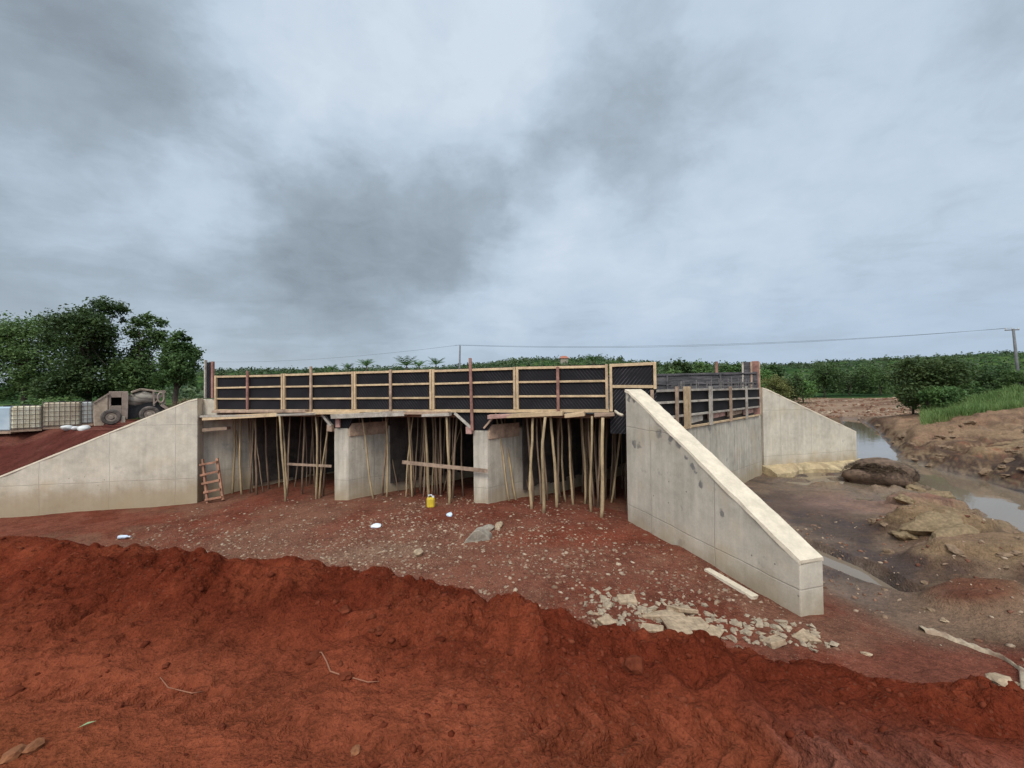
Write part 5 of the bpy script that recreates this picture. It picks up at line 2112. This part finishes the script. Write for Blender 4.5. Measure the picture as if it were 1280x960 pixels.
# pale rubble pile beyond the berm
rr_ = random.Random(41)
slabs = [((826, 766), .34, (1.25, .55, .16), -.1, 'long tilted pale slab at the top of the rubble'), ((853, 762), .24, (1.0, .7, .35), .3, 'pale wedge shaped chunk at the peak of the rubble'),
         ((862, 784), .38, (1.2, .8, .28), .2, 'large flat pinkish slab in the middle of the rubble'), ((815, 785), .18, (1.1, .7, .4), -.4, 'whitish block in front of the dark gap in the rubble'),
         ((784, 748), .16, (1.3, .8, .4), .1, 'flat pale stone above the left end of the rubble'), ((892, 790), .17, (1.2, .7, .5), .9, 'grey slanted chunk right of the large flat slab'),
         ((758, 775), .14, (1.1, .9, .6), .5, 'squat pale lump at the left end of the rubble'), ((968, 802), .15, (1.1, .9, .6), .2, 'rounded pale lump at the right end of the rubble'),
         ((1005, 795), .13, (1.3, .9, .5), .4, 'pale stone below the end of the stained wing wall'), ((1014, 797), .10, (1.2, .9, .5), .1, 'small pale stone beside another below the wing wall end')]
for (px, py), r, sq, rot, lab in slabs:
    r *= .66
    g = ground(px, py + 4)
    q_ = Euler((rr_.uniform(-.35, .35), rr_.uniform(-.3, .3), rot)).to_matrix()
    o = MB().box(g + Vector((0, 0, r * sq[2] * .42)), q_ @ Vector((r * sq[0], 0, 0)), q_ @ Vector((0, r * sq[1], 0)), q_ @ Vector((0, 0, r * sq[2] * .7)), r * .17).build('rubble_chunk', M_PALE, loc=g, bev=r * .09)
    tag(o, lab, 'rubble', 'pale rubble beyond the berm')
for k in range(210):
    f = rr_.random() ** 1.35
    px = 745 + 290 * f + rr_.uniform(-14, 14)
    py = 768 + 34 * f + rr_.uniform(-20, 14) - 14 * (f < .5) * rr_.random()
    g = ground(px, py)
    r = rr_.uniform(.018, .05) * (1.6 if rr_.random() < .15 else 1)
    o = MB().rock(g + Vector((0, 0, r * .06)), r, (1.2, .9, .65), 0, .55).build('rubble_chunk', M_PALE, loc=g)
    tag(o, 'small pale broken chunk in the rubble strip along the berm', 'rubble', 'small chunks in the rubble strip')
MB_ = None

# single rocks and litter
M_BOULD = simple('grey_boulder', (.27, .22, .165), .9, .25, 5, .02)
M_WHITE = simple('white_plastic', (.68, .68, .68), .5, .08, 5, 0)
M_BLUEW = simple('bluish_plastic_film', (.55, .62, .70), .4, .1, 5, 0)
M_YEL = simple('yellow_plastic', (.62, .43, .04), .45, .12, 5, 0)
M_ROOTW = simple('pale_root', (.24, .10, .055), .85, .2, 5, .003)
g = ground(595, 678)
tag(MB().prism([g + Vector((-.27, 0, -.05)), g + Vector((.30, .05, -.05)), g + Vector((.26, .08, .09)), g + Vector((.06, .05, .24)), g + Vector((-.05, .03, .22)), g + Vector((-.22, 0, .05))], (.05, .3, -.02)).build('boulder', M_BOULD, loc=g, bev=.02),
    'grey angular boulder lying alone on the red floor', 'boulder')
g = ground(609, 663)
tag(MB().rock(g + Vector((0, 0, .05)), .12, (1.2, .9, .6), 1, .2).build('boulder', M_BOULD, loc=g), 'small grey stone just behind the angular boulder', 'boulder')
g = ground(623, 660)
tag(MB().rock(g + Vector((0, 0, .04)), .11, (1.5, .8, .4), 1, .2).build('boulder', M_PALE, loc=g), 'flat pale stone near the small grey one', 'boulder')
g = ground(648, 697)
g = ground(523, 695)
tag(MB().rock(g + Vector((0, 0, .05)), .10, (1, .9, .8), 1, .2).build('boulder', M_PALE, loc=g), 'whitish lump on the greyish patch before the middle bay', 'boulder')
g = ground(470, 659)
tag(MB().rock(g + Vector((0, 0, .03)), .11, (1.2, .8, .45), 1, .15).build('plastic_scrap', M_WHITE, loc=g), 'white crumpled scrap on the gravel before the left pier', 'litter')
g = ground(562, 645)
tag(MB().rock(g + Vector((0, 0, .03)), .08, (1.1, .9, .6), 1, .2).build('plastic_scrap', M_BLUEW, loc=g), 'small bluish scrap near the yellow container', 'litter')
g = ground(154, 674)
t = thing('plastic_bottle', 'pale bluish plastic bottle lying on the floor at the left', 'bottle', g)
MB().tube([g + Vector((-.13, 0, .05)), g + Vector((-.12, 0, .05)), g + Vector((.06, .02, .055)), g + Vector((.11, .02, .055)), g + Vector((.14, .02, .055))], [.02, .045, .045, .02, .018], 10).build('body', M_BLUEW, t, smooth=True)
MB().tube([g + Vector((.14, .02, .055)), g + Vector((.17, .02, .055))], .022, 10).build('cap', M_WHITE, t)
g = ground(538.5, 634)
t = thing('yellow_container', 'yellow plastic container standing among the props of the middle bay', 'container', g)
mb = MB()
hb = [(.0, .10), (.03, .115), (.22, .115), (.27, .10)]
for z, r in hb:
    for k in range(14):
        a = 2 * math.pi * k / 14
        rr2 = r * (1.06 if abs(math.cos(2 * a)) < .5 else 1)
        mb.v.append((g.x + rr2 * math.cos(a), g.y + rr2 * .8 * math.sin(a), g.z + z))
for i in range(len(hb) - 1):
    for k in range(14):
        mb.f.append((i * 14 + k, i * 14 + (k + 1) % 14, (i + 1) * 14 + (k + 1) % 14, (i + 1) * 14 + k))
mb.f.append(tuple(range(14))[::-1])
mb.f.append(tuple(range(42, 56)))
mb.build('body', M_YEL, t, smooth=False, bev=.008)
MB().tube([g + Vector((-.07, 0, .27)), g + Vector((-.06, 0, .33)), g + Vector((.03, 0, .34)), g + Vector((.05, 0, .27))], .016, 8).build('handle', M_WHITE, t, smooth=True)
MB().tube([g + Vector((.07, 0, .26)), g + Vector((.07, 0, .31))], .03, 10).build('cap', M_WHITE, t)
# pale plank half buried beside the stained wing wall
a, b = ground(884, 714), ground(944, 750)
a.z += .02
b.z += .03
tag(MB().beam(a, b, .10, .05, jit=.01).build('plank', M_CAP, loc=(a + b) / 2), 'pale plank half buried beside the stained wing wall', 'plank')
M_STRIP = simple('dirty_sheet', (.38, .285, .19), .85, .2, 9, .008, dirt=((.20, .11, .07), .7))
# exposed strip of pale sheet along the mud edge
pl_ = [(1152, 789), (1175, 794), (1205, 806), (1235, 817), (1258, 827), (1280, 842), (1310, 862)]
q = [ground(x, y) for x, y in pl_]
mb = MB()
fine_ = []
for i in range(len(q) - 1):
    for k in range(6):
        fine_.append(q[i].lerp(q[i + 1], k / 6))
for i, p in enumerate(fine_):
    z = zt(p.x, p.y)
    wv_ = .035 + .02 * math.sin(i * 1.1)
    mb.v += [(p.x - .01, p.y - .045 - wv_, z - .03), (p.x, p.y - .04, z + .035 + .012 * math.sin(i * .9)), (p.x, p.y + .04, z + .045 + .01 * math.sin(i * 1.7)), (p.x + .02, p.y + .07, z - .03)]
for i in range(len(fine_) - 1):
    for k in range(3):
        mb.f.append((i * 4 + k, i * 4 + k + 1, i * 4 + k + 5, i * 4 + k + 4))
tag(mb.build('sheet_edge', M_STRIP, loc=fine_[0], smooth=True), 'pale strip of buried sheet showing along the mud at lower right', 'sheet')
for (px, py, r, lab) in [(1248, 852, .045, 'pale flat stone at the right edge below the buried sheet'), (1272, 857, .025, 'small white stone beside the pale flat one at the right edge'), (1180, 777, .05, 'small pale stone on the mud above the buried sheet'), (1082, 819, .04, 'small pale stone on the far side of the berm')]:
    g = ground(px, py)
    tag(MB().rock(g + Vector((0, 0, r * .15)), r, (1.3, .9, .55), 1, .35).build('pale_stone', M_PALE, loc=g), lab, 'stone', 'pale stones at lower right')

M_ROOTC = simple('root_mass', (.125, .078, .05), .95, .4, 6, .03)
# heap of uprooted roots and straw in the river
g = gz(1118, 606, 3.42)
t = thing('root_heap', 'dark heap of roots under dry straw sitting in the river', 'heap', g)
o = MB().rock((0, .5, .12), 1.0, (1.2, .9, .60), 2, .20, .01).build('core', M_ROOTC, smooth=True)
o.parent = t


def heap_side(r, n):
    a = r.random(n) * 6.283
    q_ = np.sqrt(r.random(n)) * .99
    k_ = 1 + .10 * np.sin(a * 3 + 1) + .06 * np.sin(a * 7)
    return np.c_[np.cos(a) * q_ * 1.25 * k_, .5 + np.sin(a) * q_ * .93 * k_, .10 + .66 * np.sqrt(np.clip(1 - q_ ** 2, 0, 1))]


obj_of('roots', strands('roots', 2600, heap_side, .035, .010, M_ROOT, 9, 8), t)


def heap_top(r, n):
    p_ = heap_side(r, n * 2)
    p_ = p_[p_[:, 2] > .42 + .25 * r.random(len(p_))][:n]
    while len(p_) < n:
        p_ = np.concatenate([p_, p_])[:n]
    return p_


obj_of('straw', strands('straw', 4200, heap_top, .022, .012, M_STRAW, 10, 14), t)

# tan rocks on the eroded knolls
rk = [((1150, 612), .34, 'tan slab rock capping the eroded mound by the river'), ((1172, 618), .42, 'broad tan rock on the eroded mound nearest the channel'), ((1136, 626), .22, 'small tan rock on the left flank of the eroded mound'),
      ((1180, 652), .5, 'large rounded tan rock low on the eroded mound'), ((1140, 668), .3, 'dark shaded tan rock below the large rounded one'), ((1200, 668), .34, 'tan rock right of the large rounded one')]
for (px, py), r, lab in rk:
    g = ground(px, py)
    tag(MB().rock(g + Vector((0, .1, -r * .22)), r * .85, (1.4, 1.0, .55), 2, .26, random.uniform(-.4, .4)).build('tan_rock', M_TAN, loc=g), lab, 'rock', 'tan rocks by the river')

M_BROCK = stone_mat('bank_rock', [(.12, .075, .046), (.19, .125, .075), (.085, .055, .036), (.24, .17, .105), (.15, .08, .05)])
rr3 = random.Random(66)
for k in range(52):
    if k < 36:
        px, py = rr3.uniform(1095, 1290), rr3.uniform(524, 596)
    else:
        px, py = rr3.uniform(1090, 1290), rr3.uniform(640, 770)
    g = ground(px, py)
    if g.z < ZW + .05:
        continue
    r = rr3.uniform(.07, .26) * (g.y / 20) ** .6 * (1 if k < 36 else .7)
    o = MB().rock(g + Vector((0, 0, -r * .15)), r, (1.4, 1.0, .6), 1, .4).build('bank_rock', M_BROCK, loc=g)
    tag(o, 'rough flat brown rock lying on the far river bank' if k < 36 else 'rough flat brown rock on the near muddy bank', 'rock', 'rocks on the far bank' if k < 36 else 'rocks on the near bank')

# near ground: roots, stones, leaf
pts_ = [(388, 822), (402, 818), (408, 830), (413, 842), (424, 846), (440, 852), (460, 856), (474, 855)]
q = [ground(x, y) + Vector((0, 0, .012)) for x, y in pts_]
tag(MB().tube(q, [.003, .004, .005, .005, .004, .004, .003, .002], 6).build('root', M_ROOTW, loc=q[3], smooth=True), 'thin pale crooked root on the red berm', 'root')
pts_ = [(200, 850), (210, 862), (222, 868), (240, 875), (254, 875)]
q = [ground(x, y) + Vector((0, 0, .008)) for x, y in pts_]
tag(MB().tube(q, [.002, .003, .003, .003, .002], 6).build('root', M_ROOTW, loc=q[2], smooth=True), 'thin brown twig on the compacted red soil', 'root')
a = ground(97, 914)
b = ground(121, 908)
md_ = (a + b) / 2
sdv = (b - a).cross(Vector((0, 0, 1))).normalized() * .008
lf = MB().add([a + Vector((0, 0, .012)), md_ + sdv + Vector((0, 0, .02)), b + Vector((0, 0, .016)), md_ - sdv + Vector((0, 0, .02)), md_ + Vector((0, 0, .012))], [(0, 1, 4), (1, 2, 4), (2, 3, 4), (3, 0, 4)])
M_FALL = simple('fallen_leaf', (.20, .27, .12), .5, .1, 20, 0)
tag(lf.build('fallen_leaf', M_FALL, loc=md_), 'narrow green fallen leaf on the red soil at lower left', 'leaf')
M_ORST = simple('orange_stone', (.19, .07, .028), .9, .25, 12, .008)
for px, py, r, mm, lab in [(42, 938, .035, M_ORST, 'orange flat stone near the lower left corner'), (14, 950, .035, M_ORST, 'yellowish stone cut by the lower left corner'), (445, 943, .022, M_ORST, 'orange brown stone at the bottom centre'),
                           (20, 868, .035, M_CLOD, 'dark red clod at the left picture edge'), (150, 886, .02, M_CLOD, 'small red clod right of the fallen leaf'), (175, 884, .018, M_CLOD, 'rounder red clod beside the small one right of the leaf'),
                           (278, 912, .02, M_CLOD, 'elongated red clod on the compacted soil'), (208, 834, .02, M_CLOD, 'reddish stone at the foot of the berm, left side'), (392, 826, .04, M_CLOD, 'dark clod under the crooked root'), (432, 848, .035, M_CLOD, 'dark clod touching the end of the crooked root'),
                           (792, 835, .06, M_CLOD, 'largest red clod on the berm, below the rubble'), (475, 790, .035, M_CLOD, 'dark red clod in the middle of the berm'), (430, 765, .045, M_CLOD, 'big dark clod near the top of the berm')]:
    g = ground(px, py)
    tag(MB().rock(g + Vector((0, 0, r * .12)), r, (1.2, .95, .8), 1, .3).build('stone' if mm is M_ORST else 'clod', mm, loc=g), lab, 'stone' if mm is M_ORST else 'clod')
